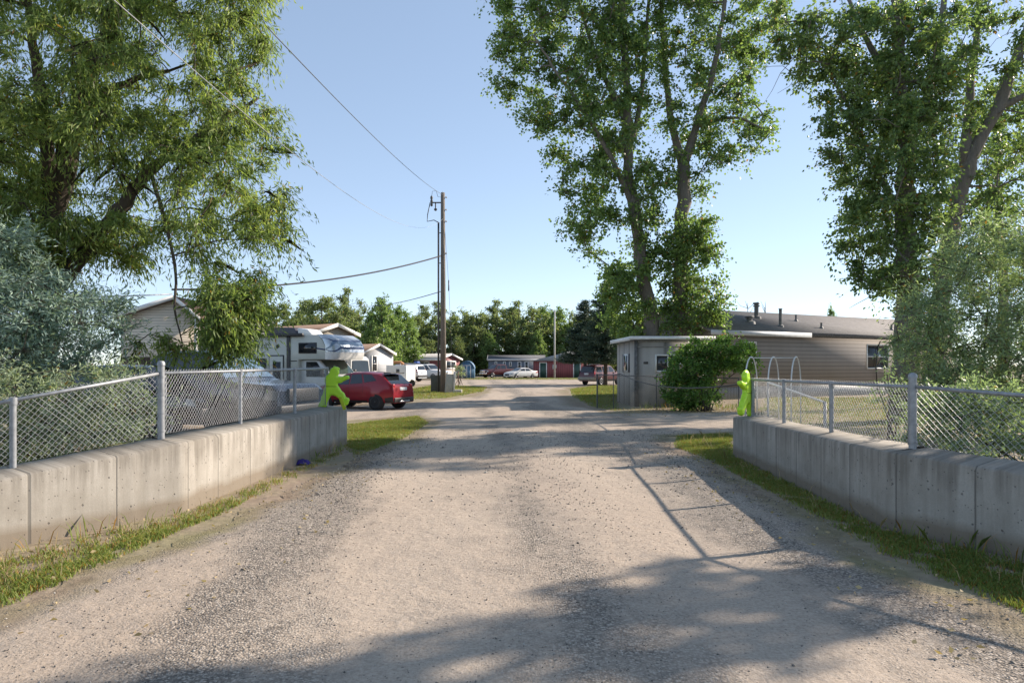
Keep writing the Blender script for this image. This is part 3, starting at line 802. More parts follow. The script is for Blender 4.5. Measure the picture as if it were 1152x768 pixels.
# (pixel x, top row, metres out, kind, width factor)
for px, ty, dd, k, wf in [(262, 345, 78, 0, 1), (312, 336, 80, 0, .9), (345, 340, 92, 3, .9), (362, 328, 84, 0, .8), (392, 322, 96, 2, .7), (384, 345, 90, 3, .9), (418, 352, 86, 1, .7),
                          (430, 336, 84, 1, .85), (450, 346, 90, 1, .9), (466, 352, 112, 0, .9), (474, 342, 120, 2, .8), (489, 338, 116, 2, .8), (506, 352, 112, 0, .9), (520, 350, 120, 3, .9),
                          (533, 349, 114, 0, .9), (546, 353, 122, 3, .9), (560, 336, 118, 2, .9), (573, 342, 124, 0, .8), (584, 337, 120, 2, .85), (600, 346, 116, 3, .9), (612, 346, 122, 1, .9),
                          (628, 347, 118, 1, .8), (640, 352, 124, 3, .9), (655, 352, 118, 0, .9), (672, 350, 120, 3, 1), (695, 348, 116, 0, 1), (240, 350, 95, 3, 1), (935, 346, 110, 1, .35),
                          (200, 345, 90, 0, 1), (330, 352, 110, 3, 1), (550, 375, 112, 1, .8), (515, 378, 110, 3, .8), (480, 378, 108, 0, .8), (590, 372, 126, 0, 1), (640, 376, 118, 3, .9), (405, 350, 115, 3, 1), (605, 372, 112, 1, .7)]:
    rows.append((px, ty, dd, k, wf))
trlab = ['rounded dark green tree', 'bright green dense tree', 'open airy tree with sky between its boughs', 'broad low spreading tree']
marks = {262: 'behind the willow fringe', 312: 'directly above the motorhome tail', 345: 'half hidden above the motorhome roof', 362: 'rising over the brown roofed home', 392: 'thin topped, left of the bright trees',
         384: 'low behind the motorhome front cap', 418: 'smallest of the bright trees beside the motorhome nose', 430: 'tallest of the bright trees over the small grey house', 450: 'between the small grey house and the red home roof',
         466: 'behind the middle of the red home', 474: 'just before the conduit of the utility pole', 489: 'directly behind the utility pole', 506: 'over the white gable of the red home', 520: 'over the blue arched shed',
         533: 'just past the blue arched shed', 546: 'in the far row above the maroon pickup', 560: 'highest crown above the slate blue home', 573: 'between two high airy crowns above the slate blue home', 584: 'second high crown above the slate blue home',
         600: 'where the slate blue home meets the red building', 612: 'yellowish crown left of the thin light pole', 628: 'yellowish crown just right of the thin light pole', 640: 'against the first spruce', 655: 'behind the first spruce',
         672: 'behind the gap of the two spruces', 695: 'behind the second spruce and shed roof', 240: 'deep behind the lower willow leaves', 935: 'small top above the grey house roof', 200: 'behind the cream house ridge', 330: 'farther back behind the motorhome',
         550: 'low in front of the far row beyond the maroon pickup', 515: 'low behind the blue arched shed', 480: 'low behind the red home roof', 590: 'low filling the gap behind the slate blue home', 640.5: '', 405: 'far back left of the bright trees', 605: 'low behind the red building roof'}
made = {}
for i, (px, ty, dd, k, wf) in enumerate(rows):
    h0, w0, mat, op, nC = specs[k]
    if k not in made:
        C, limbs = proto_tree(h0, w0, mat, 30 + k, op, nC)
        t = tree('park_tree', 'x', 'tree', (0, 0, 0), [(np.array(l_[0]), l_[1], l_[2]) for l_ in limbs], C, dict(mat=mat, l=.30, w=.22), dict(rad=1.1, k=20, m_=12, droop=.1, up=.1, sub=.12, leafdroop=.3), rf, BARKT, rb=.03)
        made[k] = t; o = t
    else:
        o = copy_tree(made[k])
    h = H + (YH - ty) * dd / F
    o.location = ((px - 576) * dd / F, dd, 0); s = h / h0
    o.scale = (s * wf * 1.12, s * wf * 1.12, s); o.rotation_euler = (0, 0, rf.uniform(0, 6.28))
    lab = marks.get(px, '')
    if (px, ty) == (640, 376): lab = 'low behind the green doors of the red building'
    tag(o, trlab[k] + ' ' + lab, 'tree', 'trees along the far edge of the park')

# understory behind the far homes, one uncountable thicket
P = []
for _ in range(900):
    x = rf.uniform(-60, 26); y_ = 118 + rf.uniform(0, 14); P.append((x, y_, abs(rf.normal()) * 1.8 + .4))
P = np.array(P); PP, DD = twigs(P, 1.3, 12, 6, rf, .1, .2, .2)
me = leaf_mesh('thicket', PP, DD, LM_FAR, .42, .32, rf)
tag(link('thicket', me), kind='stuff', label='dark brush filling the gaps under the far trees', cat='brush')

# --- spruces
def spruce(label, px, dd, h, wd, seed):
    r = np.random.default_rng(seed); base = np.array(((px - 576) * dd / F, dd, 0.0))
    root = empty('spruce_tree', tuple(base)); tag(root, label, 'tree')
    MB().tube([base + (0, 0, -.1), base + (.05, 0, h * .5), base + (0, 0, h * .98)], [.2, .12, .03], 8).build('trunk', BARKW, root, smooth=True)
    P = []; D = []
    z = 2.3
    while z < h:
        f = (h - z) / (h - 1.2) * (1 + .22 * math.sin(z * 2.3 + seed)); nb2 = 10 if f > .3 else 6
        for j in range(nb2):
            a = r.uniform(0, 6.28); ln = wd / 2 * (f ** .8) * r.uniform(.65, 1.2) + .15
            dirv = np.array((math.cos(a), math.sin(a), 0))
            m_ = int(26 + ln * 60); t = r.uniform(.1, 1, m_)
            q = base + np.array((0, 0, z)) + dirv * (t * ln)[:, None]
            q[:, 2] += -.28 * ln * t + .30 * ln * t ** 2.4
            q += r.normal(size=q.shape) * np.array((.14, .14, .09))
            P.append(q); dd_ = np.repeat(dirv[None], m_, 0) + r.normal(size=(m_, 3)) * .6; dd_[:, 2] += .25; D.append(dd_)
        z += .30
    P = np.vstack(P); D = np.vstack(D)
    link('crown', leaf_mesh('crown', P - base, D, LM_SPRUCE, .26, .07, r), root)
spruce('dark spruce overhanging the red building beside the thin light pole', 658, 64, 7.9, 5.2, 41)
spruce('dark spruce standing nearer the grey shed, taller of the two', 681, 60, 9.0, 5.6, 42)

# ------------------------------------------------------------------ buildings
def roofmat(name, col):
    if name in MATS: return MATS[name]
    m, n, b = newmat(name); v = coords(n)
    f = noise(n, v, 26, 5, .7); g_ = noise(n, coords(n, (.5, .5, 1)), 1.2, 5)
    br = nd(n, 'ShaderNodeTexVoronoi'); br.inputs['Scale'].default_value = 5; n.links.new(coords(n, (1, 1, 2.5)), br.inputs['Vector'])
    c = ramp(n, f, [(.3, tuple(x * .65 for x in col)), (.7, tuple(x * 1.25 for x in col))])
    c = mix(n, ramp(n, g_, [(.4, 0), (.7, .5)]), c, tuple(x * .6 for x in col))
    s_ = nd(n, 'ShaderNodeSeparateColor'); n.links.new(br.outputs['Color'], s_.inputs[0])
    c = mix(n, math_(n, 'MULTIPLY', s_.outputs[0], .3), c, tuple(min(1, x * 1.6) for x in col))
    n.links.new(c, b.inputs['Base Color']); b.inputs['Roughness'].default_value = .92
    bump(n, b, f, .6, .01)
    MATS[name] = m; return m
SHINGLE = roofmat('grey shingle', (.16, .15, .14))
SHINGLE_B = roofmat('brown shingle', (.17, .115, .085))
SHINGLE_D = roofmat('dark grey shingle', (.10, .105, .115))
SHINGLE_L = roofmat('pale grey roofing', (.30, .295, .28))

class Frame:
    """local building frame: u along the front, v out of the front towards the viewer side, z up"""
    def __init__(s, o, u):
        s.o = np.array((*o, 0.0)); u = np.array(u, float); u /= np.linalg.norm(u); s.u = np.array((*u, 0)); s.v = np.array((u[1], -u[0], 0))
    def p(s, u, v, z): return s.o + s.u * u + s.v * v + np.array((0, 0, z))
    def box(s, mb, u0, u1, v0, v1, z0, z1):
        P = [s.p(a, b, c) for a in (u0, u1) for b in (v0, v1) for c in (z0, z1)]
        return mb.add(P, [(0, 1, 3, 2), (4, 6, 7, 5), (0, 4, 5, 1), (2, 3, 7, 6), (0, 2, 6, 4), (1, 5, 7, 3)])
def window(fr, root, u0, u1, z0, z1, v=0.0, mats=(None, None), bar='h', fw=.07, axis='u', w_=None):
    """frame + pane on a wall; axis 'u': on the front (v = const), 'v': on an end wall (u = const, spans v)"""
    fm, gm = mats[0] or WHITE_TRIM, mats[1] or WINGLASS
    def bx(mb, a0, a1, d0, d1, c0, c1):
        if axis == 'u': return fr.box(mb, a0, a1, v + d0, v + d1, c0, c1)
        return fr.box(mb, w_ + d0 * wsgn, w_ + d1 * wsgn, a0, a1, c0, c1)
    wsgn = 1 if (w_ or 0) > 0 else -1
    mb = MB()
    bx(mb, u0, u0 + fw, .003, .06, z0, z1); bx(mb, u1 - fw, u1, .003, .06, z0, z1)
    bx(mb, u0 + fw + .002, u1 - fw - .002, .003, .058, z0, z0 + fw); bx(mb, u0 + fw + .002, u1 - fw - .002, .003, .058, z1 - fw, z1)
    if bar == 'h': bx(mb, u0 + fw + .002, u1 - fw - .002, .003, .05, (z0 + z1) / 2 - .03, (z0 + z1) / 2 + .03)
    if bar == 'v': bx(mb, (u0 + u1) / 2 - .03, (u0 + u1) / 2 + .03, .003, .05, z0 + fw + .002, z1 - fw - .002)
    o = mb.build('window', fm, root)
    g_ = MB(); bx(g_, u0 + fw * .5, u1 - fw * .5, .002, .02, z0 + fw * .5, z1 - fw * .5)
    g_.build('pane', gm, o)
    return o
def gable_house(name, label, cat, o, udir, L, W, eave, peak, wallm, roofm, trim=WHITE_TRIM, over=.3, skirt=None, skirt_h=.5, group=None):
    """ridge along u from 0 to L; the viewer-side long wall is v = 0, the far one v = -W"""
    fr = Frame(o, udir); root = empty(name, tuple(fr.p(L / 2, -W / 2, 0))); tag(root, label, cat, group)
    mb = MB()
    z0 = skirt_h if skirt else -.1
    poly = [fr.p(0, 0, z0), fr.p(0, 0, eave), fr.p(0, -W / 2, peak - .06), fr.p(0, -W, eave), fr.p(0, -W, z0)]
    mb.prism(poly, fr.u * L); mb.build('wall', wallm, root)
    if skirt:
        fr.box(MB(), .03, L - .03, -W + .03, -.03, -.1, skirt_h + .02).build('skirting', skirt, root)
    k = (peak - eave) / (W / 2); th = .12
    mb = MB()
    for s_ in (0, 1):
        e_v = over if s_ == 0 else -W - over
        ze = eave - k * over
        poly = [fr.p(-over, e_v, ze + .03), fr.p(-over, -W / 2, peak + .03), fr.p(-over, -W / 2, peak + .03 + th), fr.p(-over, e_v, ze + .03 + th)]
        mb.prism(poly, fr.u * (L + 2 * over))
    roof = mb.build('roof', roofm, root)
    mb = MB()                                                     # fascia on the eave and rake boards
    fr.box(mb, -over, L + over, over + .002, over + .03, eave - k * over - .08, eave - k * over + .15)
    for uu, sg in ((-over - .03, 1), (L + over, 1)):
        for e_v in (over, -W - over):
            poly = [fr.p(uu, e_v, eave - k * over - .07), fr.p(uu, -W / 2, peak - .07), fr.p(uu, -W / 2, peak + .17), fr.p(uu, e_v, eave - k * over + .17)]
            mb.prism(poly, fr.u * .028)
    mb.build('fascia', trim, root)
    return fr, root

# grey-tan manufactured home on the right
SID_R = siding('taupe lap siding', (.285, .26, .24), .22, stain=.2, rough=.85)
u_ = np.array((12.0, 6.7)) / np.linalg.norm((12.0, 6.7))
fr = Frame((10.35, 35.55), u_); root = empty('manufactured_house', tuple(fr.p(10, -3.5, 0)))
tag(root, 'long taupe sided manufactured house with shingle roof and roof vents behind the shaded fence', 'house')
LH, WH, EV, PK = 22.5, 7.0, 3.62, 4.95
mb = MB(); mb.prism([fr.p(0, 0, .68), fr.p(0, 0, EV), fr.p(0, -WH / 2, PK - .1), fr.p(0, -WH, EV), fr.p(0, -WH, .68)], fr.u * LH); mb.build('wall', SID_R, root)
fr.box(MB(), .04, LH - .04, -WH + .04, -.04, -.1, .70).build('skirting', siding('pale vertical skirting', (.30, .315, .325), .3, True, depth=.01), root)
k = (PK - EV) / (WH / 2); ov = .35
mb = MB()
for e_v in (ov, -WH - ov):
    mb.prism([fr.p(-ov, e_v, EV - k * ov + .02), fr.p(-ov, -WH / 2, PK + .02), fr.p(-ov, -WH / 2, PK + .14), fr.p(-ov, e_v, EV - k * ov + .14)], fr.u * (LH + 2 * ov))
roof = mb.build('roof', SHINGLE, root)
fz = EV - k * ov
split = (lambda t: (t * fr.o[1] - fr.o[0]) / (fr.u[0] - t * fr.u[1]))((907 - 576) / F)
fr.box(MB(), -ov, split, ov + .003, ov + .03, fz - .10, fz + .16).build('fascia', plain('pale blue grey fascia', (.42, .45, .47), .5, 0, .1), root)
o = fr.box(MB(), split + .005, LH + ov, ov + .003, ov + .03, fz - .10, fz + .16).build('fascia', plain('bare weathered fascia', (.12, .11, .10), .9, 0, .45, 12), root)
o['label'] = 'dark weathered stretch of bare fascia'
fr.box(MB(), -ov, LH + ov, .004, ov, fz - .02, fz - .0).build('soffit', plain('soffit', (.30, .28, .25), .8), root)
def vent(px, py_base, py_top, rad, cap, name):
    # find where the ray to the base meets the front roof slope
    best = None
    for dd in np.arange(32, 56, .01):
        p = wp(px, py_base, dd); q = p - fr.o; vv = q @ fr.v; zr = EV + .14 - k * vv
        if p[2] <= zr: best = p; break
    if best is None: return
    hgt_ = (py_base - py_top) * best[1] / F
    b0_ = (best[0], best[1], 0)
    z = best[2]
    pr = [(rad * 2.2, z - .12), (rad * 2.0, z + .04), (rad, z + .10), (rad, z + hgt_ * (.72 if cap else .97))]
    if cap: pr += [(rad * 1.6, z + hgt_ * .72), (rad * 1.6, z + hgt_ * .78), (rad * 1.05, z + hgt_ * .80), (rad * 1.05, z + hgt_ * .86), (rad * 1.7, z + hgt_ * .88), (rad * 1.5, z + hgt_ * .98), (rad * .4, z + hgt_)]
    else: pr += [(rad * 1.25, z + hgt_ * .97), (rad * 1.25, z + hgt_)]
    MB().lathe(pr, 12, 'z', b0_).build(name, plain('weathered flue', (.16, .16, .155), .6, .4, .35), root, angle=40)
vent(851, 357, 340, .13, True, 'chimney_flue'); vent(878, 367, 347, .09, False, 'vent_pipe'); vent(843, 362.5, 355.5, .16, True, 'roof_vent')
vent(895.5, 361, 354, .06, False, 'vent_pipe'); vent(924, 369, 363, .06, False, 'vent_pipe'); vent(1003, 371, 365, .06, False, 'vent_pipe')
def u_of(px):  # along-front coordinate of the front wall seen at column px
    t = (px - 576) / F; return (t * fr.o[1] - fr.o[0]) / (fr.u[0] - t * fr.u[1])
window(fr, root, u_of(974.4), u_of(999.4), 1.58, 3.1, bar='h', fw=.08)
window(fr, root, u_of(836), u_of(850.5), 1.9, 3.1, bar='n', fw=.08)
HOUSE = fr
for a_, zt_, sw in ((984, 3.3, .5), (993, 2.4, .3)):
    uu = u_of(a_); MB().tube([fr.p(uu + sw, .05, zt_), fr.p(uu + sw * .35, .10, zt_ - .35), fr.p(uu, .13, zt_ - 1.0), fr.p(uu - .05, .12, zt_ - 1.6), fr.p(uu + .1, .12, .3)], .035, 6).build('hanging_cable', BLACKP, root, smooth=True)
rt = np.random.default_rng(91)
for px_, lab_ in ((841, 'bare twiggy sapling top behind the roof, beside the fat flue'), (861, 'bare twiggy sapling top behind the roof, between the flue and the thin vent pipe')):
    b0_ = np.array(((px_ - 576) * 50 / F, 50.0, 0)); tr2 = empty('bare_sapling', tuple(b0_)); tag(tr2, lab_, 'tree')
    top = H + (YH - 341) * 50 / F; mb = MB(); mb.tube([b0_, b0_ + (.05, 0, top * .6), b0_ + (0, 0, top)], [.07, .05, .012], 6)
    for k_ in range(9):
        z_ = rt.uniform(.70, .96) * top; q = b0_ + np.array((0, 0, z_)); dv = np.array((rt.normal() * .5, rt.normal() * .4, .55))
        mb.tube([q, q + dv * .5 + rt.normal(size=3) * .05, q + dv], [.022, .016, .008], 4)
    mb.build('trunk', BARKT, tr2, smooth=True)

# white hoops of a garden tunnel by the house
tr_ = empty('hoop_frame', (9.2, 20.2, 0)); tag(tr_, 'bare white hoops of a garden tunnel between the shaded fence and the taupe house', 'hoop frame')
PVC = plain('white pvc pipe', (.66, .67, .66), .4, 0, .08)
wv = np.array((.62, .95)) * .62; av = np.array((.62, -.12)); c0 = np.array((7.15, 20.4))
ridge_ = []
for i in range(3):
    c = c0 + av * i; P = []
    for j in range(17):
        a = math.pi * j / 16; q = c - wv * math.cos(a); P.append((q[0], q[1], 1.25 + .83 * math.sin(a)))
    P = [(P[0][0], P[0][1], 0)] + P + [(P[-1][0], P[-1][1], 0)]
    MB().tube(P, .019, 6).build('hoop', PVC, tr_, smooth=True); ridge_.append((c[0], c[1], 2.05))
MB().tube(ridge_, .014, 6).build('ridge_pipe', PVC, tr_, smooth=True)
# sloping handrail pipe just behind the shaded fence
pr = empty('handrail', tuple(wp(927, 480, 13.2))); tag(pr, 'sloping pale pipe handrail on a short post just behind the shaded fence', 'handrail')
a, c = wp(864, 430, 13.6), wp(928, 452.5, 12.9)
MB().tube([a, c], .021, 8).build('rail', PVC, pr, smooth=True)
MB().tube([c + (0, 0, .02), (c[0], c[1], 0)], .03, 8).build('post', GALV, pr, smooth=True)
MB().tube([a + (0, 0, .02), (a[0], a[1], 0)], .022, 8).build('post', GALV, pr, smooth=True)
# small plastic storage tote / pale garden boxes by the house
# grey shed
SID_S = siding('weathered grey panel', (.45, .42, .375), 1.22, True, .8, .008, stain=.5)
fr = Frame((5.42, 30.0), (1, 0.02)); root = empty('garden_shed', tuple(fr.p(1.8, -2, 0))); tag(root, 'weathered flat roofed grey shed under the two cottonwoods', 'shed')
SW, SD = 3.2, 4.6
mb = MB(); mb.prism([fr.p(0, 0, -.1), fr.p(0, 0, 2.92), fr.p(0, -SD, 2.86), fr.p(0, -SD, -.1)], fr.u * SW); mb.build('wall', SID_S, root)
mb = MB(); mb.prism([fr.p(-.28, .3, 2.98), fr.p(-.28, .3, 3.06), fr.p(-.28, -SD - .3, 3.0), fr.p(-.28, -SD - .3, 2.92)], fr.u * (SW + .5)); mb.build('roof', SHINGLE_L, root)
mb = MB(); fr.box(mb, -.31, SW + .25, .302, .325, 2.94, 3.085); fr.box(mb, -.312, -.284, -SD - .3, .30, 2.90, 3.075); mb.build('fascia', WHITE_TRIM, root)
mb = MB(); fr.box(mb, -.02, .09, .004, .028, -.05, 2.9); fr.box(mb, -.028, -.004, -.10, .028, -.05, 2.9); mb.build('corner_trim', plain('dark worn trim', (.14, .14, .14), .8, 0, .4, 10), root)
mb = MB(); fr.box(mb, .1, SW, .005, .02, 2.60, 2.66); fr.box(mb, .1, SW, .005, .03, 2.84, 2.92); mb.build('frieze_board', plain('grey frieze', (.24, .235, .22), .8, 0, .3, 8), root)
window(fr, root, .86, 2.0, 1.52, 2.3, v=0, bar='v', fw=.07)
ow = MB()
for a, b_ in ((-1.55, -1.25), (-2.95, -2.65)): fr.box(MB(), -.03, -.003, a, b_, 1.5, 2.35).build('shutter', plain('dark shutter', (.06, .06, .07), .6), root)
fr.box(ow, -.04, -.003, -2.6, -1.6, 1.5, 2.35); wo = ow.build('window', WHITE_TRIM, root)
ow = MB(); fr.box(ow, -.045, -.02, -2.5, -1.7, 1.58, 2.27); ow.build('pane', WINGLASS, wo)
mb = MB(); fr.box(mb, .36, .56, .004, .012, 1.88, 1.98); mb.build('number_plaque', plain('faded plaque', (.09, .085, .08), .7), root)

# low chain link run and gate posts before the shed, the black cable
chain_fence('low sagging chain link run between the road and the grey shed, partly inside the bush', [(3.62, 29.0), (4.25, 28.6), (5.9, 27.9), (8.7, 26.2)], [0, 0, 0, 0], [1.42, 1.40, 1.36, 1.33],
            [(0, 0, 'line'), (1, 0, 'thin'), (2, 0, 'thin'), (2, 1, 'thin')], [0, 0, 0], STEEL_DARK)
def sag(a, b_, s_, n_=24):
    a, b_ = np.array(a), np.array(b_); return [tuple(lerp(a, b_, t) - np.array((0, 0, s_ * 4 * t * (1 - t)))) for t in np.linspace(0, 1, n_)]
cp = MB().tube([(4.28, 28.45, 1.44), *sag((4.5, 28.2, 1.46), (e1[0], e1[1], 1.50), .30, 30)], .016, 6)
o = cp.build('black_cable', BLACKP, None, smooth=True, base=(4.28, 28.45, 0)); tag(o, 'thick black cable strung from the grey shed post to the end of the shaded fence', 'cable')

# cream gable house behind the willow
CREAM = siding('cream lap siding', (.70, .61, .49), .13, stain=.15)
d = 32.0
fr = Frame(((136 - 576) * d / F, d), (1, .03)); root = empty('gable_house', tuple(fr.p(2, -4, 0))); tag(root, 'cream gabled house glimpsed through the lower willow leaves', 'house')
Wd = 3.5; pk = 4.88; e1_, e2_ = 4.05, 4.12
mb = MB(); mb.prism([fr.p(0, 0, -.1), fr.p(0, 0, e1_), fr.p(2.55, 0, pk), fr.p(Wd, 0, e2_), fr.p(Wd, 0, -.1)], fr.v * -8); mb.build('wall', CREAM, root)
mb = MB()
mb.prism([fr.p(-.3, .3, e1_ - .06), fr.p(2.55, .3, pk + .03), fr.p(2.55, .3, pk + .17), fr.p(-.3, .3, e1_ + .08)], fr.v * -8.6)
mb.prism([fr.p(Wd + .3, .3, e2_ - .22), fr.p(2.555, .3, pk + .03), fr.p(2.555, .3, pk + .17), fr.p(Wd + .3, .3, e2_ - .08)], fr.v * -8.6); mb.build('roof', SHINGLE_B, root)
mb = MB()
for a_, b_ in (((-.3, e1_ - .1), (2.55, pk)), ((2.56, pk), (Wd + .3, e2_ - .26))):
    mb.prism([fr.p(a_[0], .302, a_[1]), fr.p(b_[0], .302, b_[1]), fr.p(b_[0], .302, b_[1] + .2), fr.p(a_[0], .302, a_[1] + .2)], fr.v * .03)
fr.box(mb, Wd - .1, Wd + .012, .004, .03, 0, e2_ - .1); fr.box(mb, Wd + .003, Wd + .02, -.12, .03, 0, e2_ - .1)
mb.build('trim', WHITE_TRIM, root)
fr.box(MB(), .1, 1.35, .004, .05, 0, 2.2).build('door', plain('carport shade brown', (.085, .05, .035), .6), root)  # brown panel stands in for the dark shade of the open carport
mb = MB(); mb.prism([fr.p(Wd + .02, -1, 3.45), fr.p(Wd + .02, -4, 4.0), fr.p(Wd + .02, -4, 4.1), fr.p(Wd + .02, -1, 3.55)], fr.u * 2.3); mb.build('porch_roof', SHINGLE_L, root)
mb = MB(); fr.box(mb, Wd + 2.15, Wd + 2.27, -1.2, -1.08, 0, 3.46); fr.box(mb, Wd + .03, Wd + 2.32, -.99, -.96, 3.36, 3.58); mb.build('porch_frame', WHITE_TRIM, root)

# brown roofed home behind the motorhome
n_ = np.array((.80, -.60)); d = 47.0; pkp = wp(377, 363, d)
fr_, root = gable_house('mobile_home', 'brown roofed home with a white gable peak showing above the motorhome', 'house', tuple(pkp[:2] - n_ * 12 + np.array((n_[1], -n_[0])) * 1.7), n_, 12, 3.4, 3.95, pkp[2] - .2, siding('pale tan siding', (.45, .42, .36), .13), SHINGLE_B, over=.3)
# small grey gable home
n_ = np.array((.80, -.60)); d = 64.0; pkp = wp(425.5, 386.5, d)
GREYS = siding('pale grey siding', (.43, .445, .46), .13, stain=.1)
fr_, root = gable_house('mobile_home', 'small pale grey home with brown roof and tall gable window beyond the red hatchback', 'house', tuple(pkp[:2] - n_ * 9 + np.array((n_[1], -n_[0])) * 1.9), n_, 9, 3.8, 2.85, pkp[2] - .15, GREYS, SHINGLE_B, over=.22)
window(fr_, root, -1.75, -1.05, 1.15, 2.7, bar='h', axis='v', w_=9.0, fw=.1)
fr_.box(MB(), 7.2, 8.2, .003, .03, .9, 2.1).build('window', WINGLASS, root)
# tan canopy next to it
cn = empty('canopy', tuple(wp(440, 421, 72))); tag(cn, 'small orange tan canopy between the pale grey home and the red home', 'canopy')
a = wp(432, 404, 72)
MB().box((a[0] + .95, 72.4, a[2] - .35), (1.9, 2.2, .12), M=Matrix.Rotation(R(-6), 3, 'X')).build('canopy_top', plain('tan canvas', (.42, .22, .11), .8), cn)
for dx in (.1, 1.8):
    for dy in (-.9, .9): MB().tube([(a[0] + dx, 72.4 + dy, 0), (a[0] + dx, 72.4 + dy, a[2] - .4)], .04, 6).build('leg', GALV, cn)
# red home
REDS = siding('dusky red siding', (.25, .075, .08), .14, stain=.25)
n_ = np.array((.82, -.57)); d = 90.0; pkp = wp(506, 397.5, d)
fr_, root = gable_house('mobile_home', 'long red home with white lower walls and white trimmed gable by the blue arched shed', 'house', tuple(pkp[:2] - n_ * 15 + np.array((n_[1], -n_[0])) * 2.0), n_, 15, 4.0, 2.55, pkp[2] - .15, REDS, SHINGLE_L, over=.3)
fr_.box(MB(), -.02, 15.02, -4.02, .02, -.05, 1.15).build('lower_wall', siding('off white lower siding', (.60, .57, .50), .14), root)
window(fr_, root, -3.2, -1.1, 1.25, 2.35, bar='v', axis='v', w_=15.0, fw=.16)
window(fr_, root, 11.4, 13.2, 1.2, 2.3, bar='v', fw=.16); window(fr_, root, 6.2, 7.2, 1.3, 2.3, bar='h', fw=.14); window(fr_, root, 2.2, 3.4, 1.3, 2.3, bar='h', fw=.14)
fr_.box(MB(), 8.6, 9.5, .003, .05, .4, 2.35).build('door', WHITE_TRIM, root)
# blue arched shed
fr = Frame(((517.2 - 576) * 92 / F, 92), (1, .0)); root = empty('garden_shed', tuple(fr.p(.95, -1.2, 0))); tag(root, 'little blue arched garden shed with white door edges beside the red home', 'shed')
arch = [(0, -.05), (.0, 1.35), (.10, 1.72), (.30, 2.02), (.60, 2.24), (.96, 2.33), (1.32, 2.24), (1.62, 2.02), (1.82, 1.72), (1.92, 1.35), (1.92, -.05)]
MB().prism([fr.p(a_, 0, z) for a_, z in arch], fr.v * -2.6).build('wall', siding('blue shed boards', (.085, .19, .31), .3, True), root)
mb = MB(); arco = [((a_ - .96) * 1.07 + .96, 1.35 + (z - 1.35) * 1.07 if z > 1.3 else z) for a_, z in arch[1:-1]]
mb.prism([fr.p(a_, .12, z) for a_, z in arco] + [fr.p((a_ - .96) * .94 + .96, .12, z - .06) for a_, z in arco[::-1]], fr.v * -2.84); mb.build('roof', plain('blue shed roof', (.11, .21, .33), .6), root)
mb = MB()
for q in (.42, .95, 1.46): fr.box(mb, q - .045, q + .045, .004, .03, .02, 1.78)
fr.box(mb, .47, 1.41, .004, .028, 1.70, 1.78); mb.build('door_trim', WHITE_TRIM, root)
fr.box(MB(), .46, 1.42, .002, .015, .02, 1.70).build('door', siding('blue door boards', (.10, .215, .34), .2, True), root)
# slate blue home
SLATE = siding('slate blue siding', (.15, .185, .235), .14, stain=.15)
fr_, root = gable_house('mobile_home', 'long slate blue home with small white framed windows behind the maroon pickup', 'house', ((549.5 - 576) * 106 / F, 106), (1, -.03), 8.6, 4.2, 2.62, 3.2, SLATE, SHINGLE_D, over=.2)
for a_ in (.95, 2.25, 3.2): window(fr_, root, a_, a_ + .42, 1.55, 2.35, bar='n', fw=.12)
for a_ in (4.5, 5.6): window(fr_, root, a_, a_ + .62, .95, 2.35, bar='n', fw=.14)
# red building with green doors
fr = Frame(((600.5 - 576) * 96 / F, 96), (1, -.02)); root = empty('red_building', tuple(fr.p(4, -3, 0))); tag(root, 'red boarded building with two green doors and a pale hip roof by the spruces', 'building')
REDB = siding('red vertical boards', (.29, .085, .09), .3, True, .8, .01, stain=.4)
BL = 9.3
fr.box(MB(), 0, BL, -6, 0, -.1, 2.38).build('wall', REDB, root)
mb = MB(); P = [fr.p(-.4, .4, 2.36), fr.p(BL + .4, .4, 2.36), fr.p(BL + .4, -6.4, 2.36), fr.p(-.4, -6.4, 2.36), fr.p(5.2, -3, 3.75), fr.p(7.2, -3, 3.75)]
mb.add(P, [(0, 1, 5, 4), (1, 2, 5), (2, 3, 4, 5), (3, 0, 4), (0, 3, 2, 1)]); mb.build('roof', SHINGLE_L, root)
GREEN_D = plain('dark green door', (.03, .075, .06), .5)
for a_ in (.8, 5.55):
    fr.box(MB(), a_ + .1, a_ + .92, .003, .04, 0, 2.06).build('door', GREEN_D, root)
    mb = MB(); fr.box(mb, a_ - .03, a_ + .095, .003, .05, 0, 2.18); fr.box(mb, a_ + .925, a_ + 1.05, .003, .05, 0, 2.18); fr.box(mb, a_ + .1, a_ + .92, .003, .048, 2.065, 2.18); mb.build('door_frame', WHITE_TRIM, root)
mb = MB(); fr.box(mb, 2.62, 2.85, .003, .12, 1.2, 1.85); fr.box(mb, 3.05, 3.22, .003, .1, 1.35, 1.8); mb.build('meter_box', plain('pale meter box', (.45, .45, .44), .5), root)
fr.box(MB(), 7.0, 9.3, .02, .05, .05, 1.9).build('panel', plain('leaning white panel', (.6, .6, .58), .6), root)

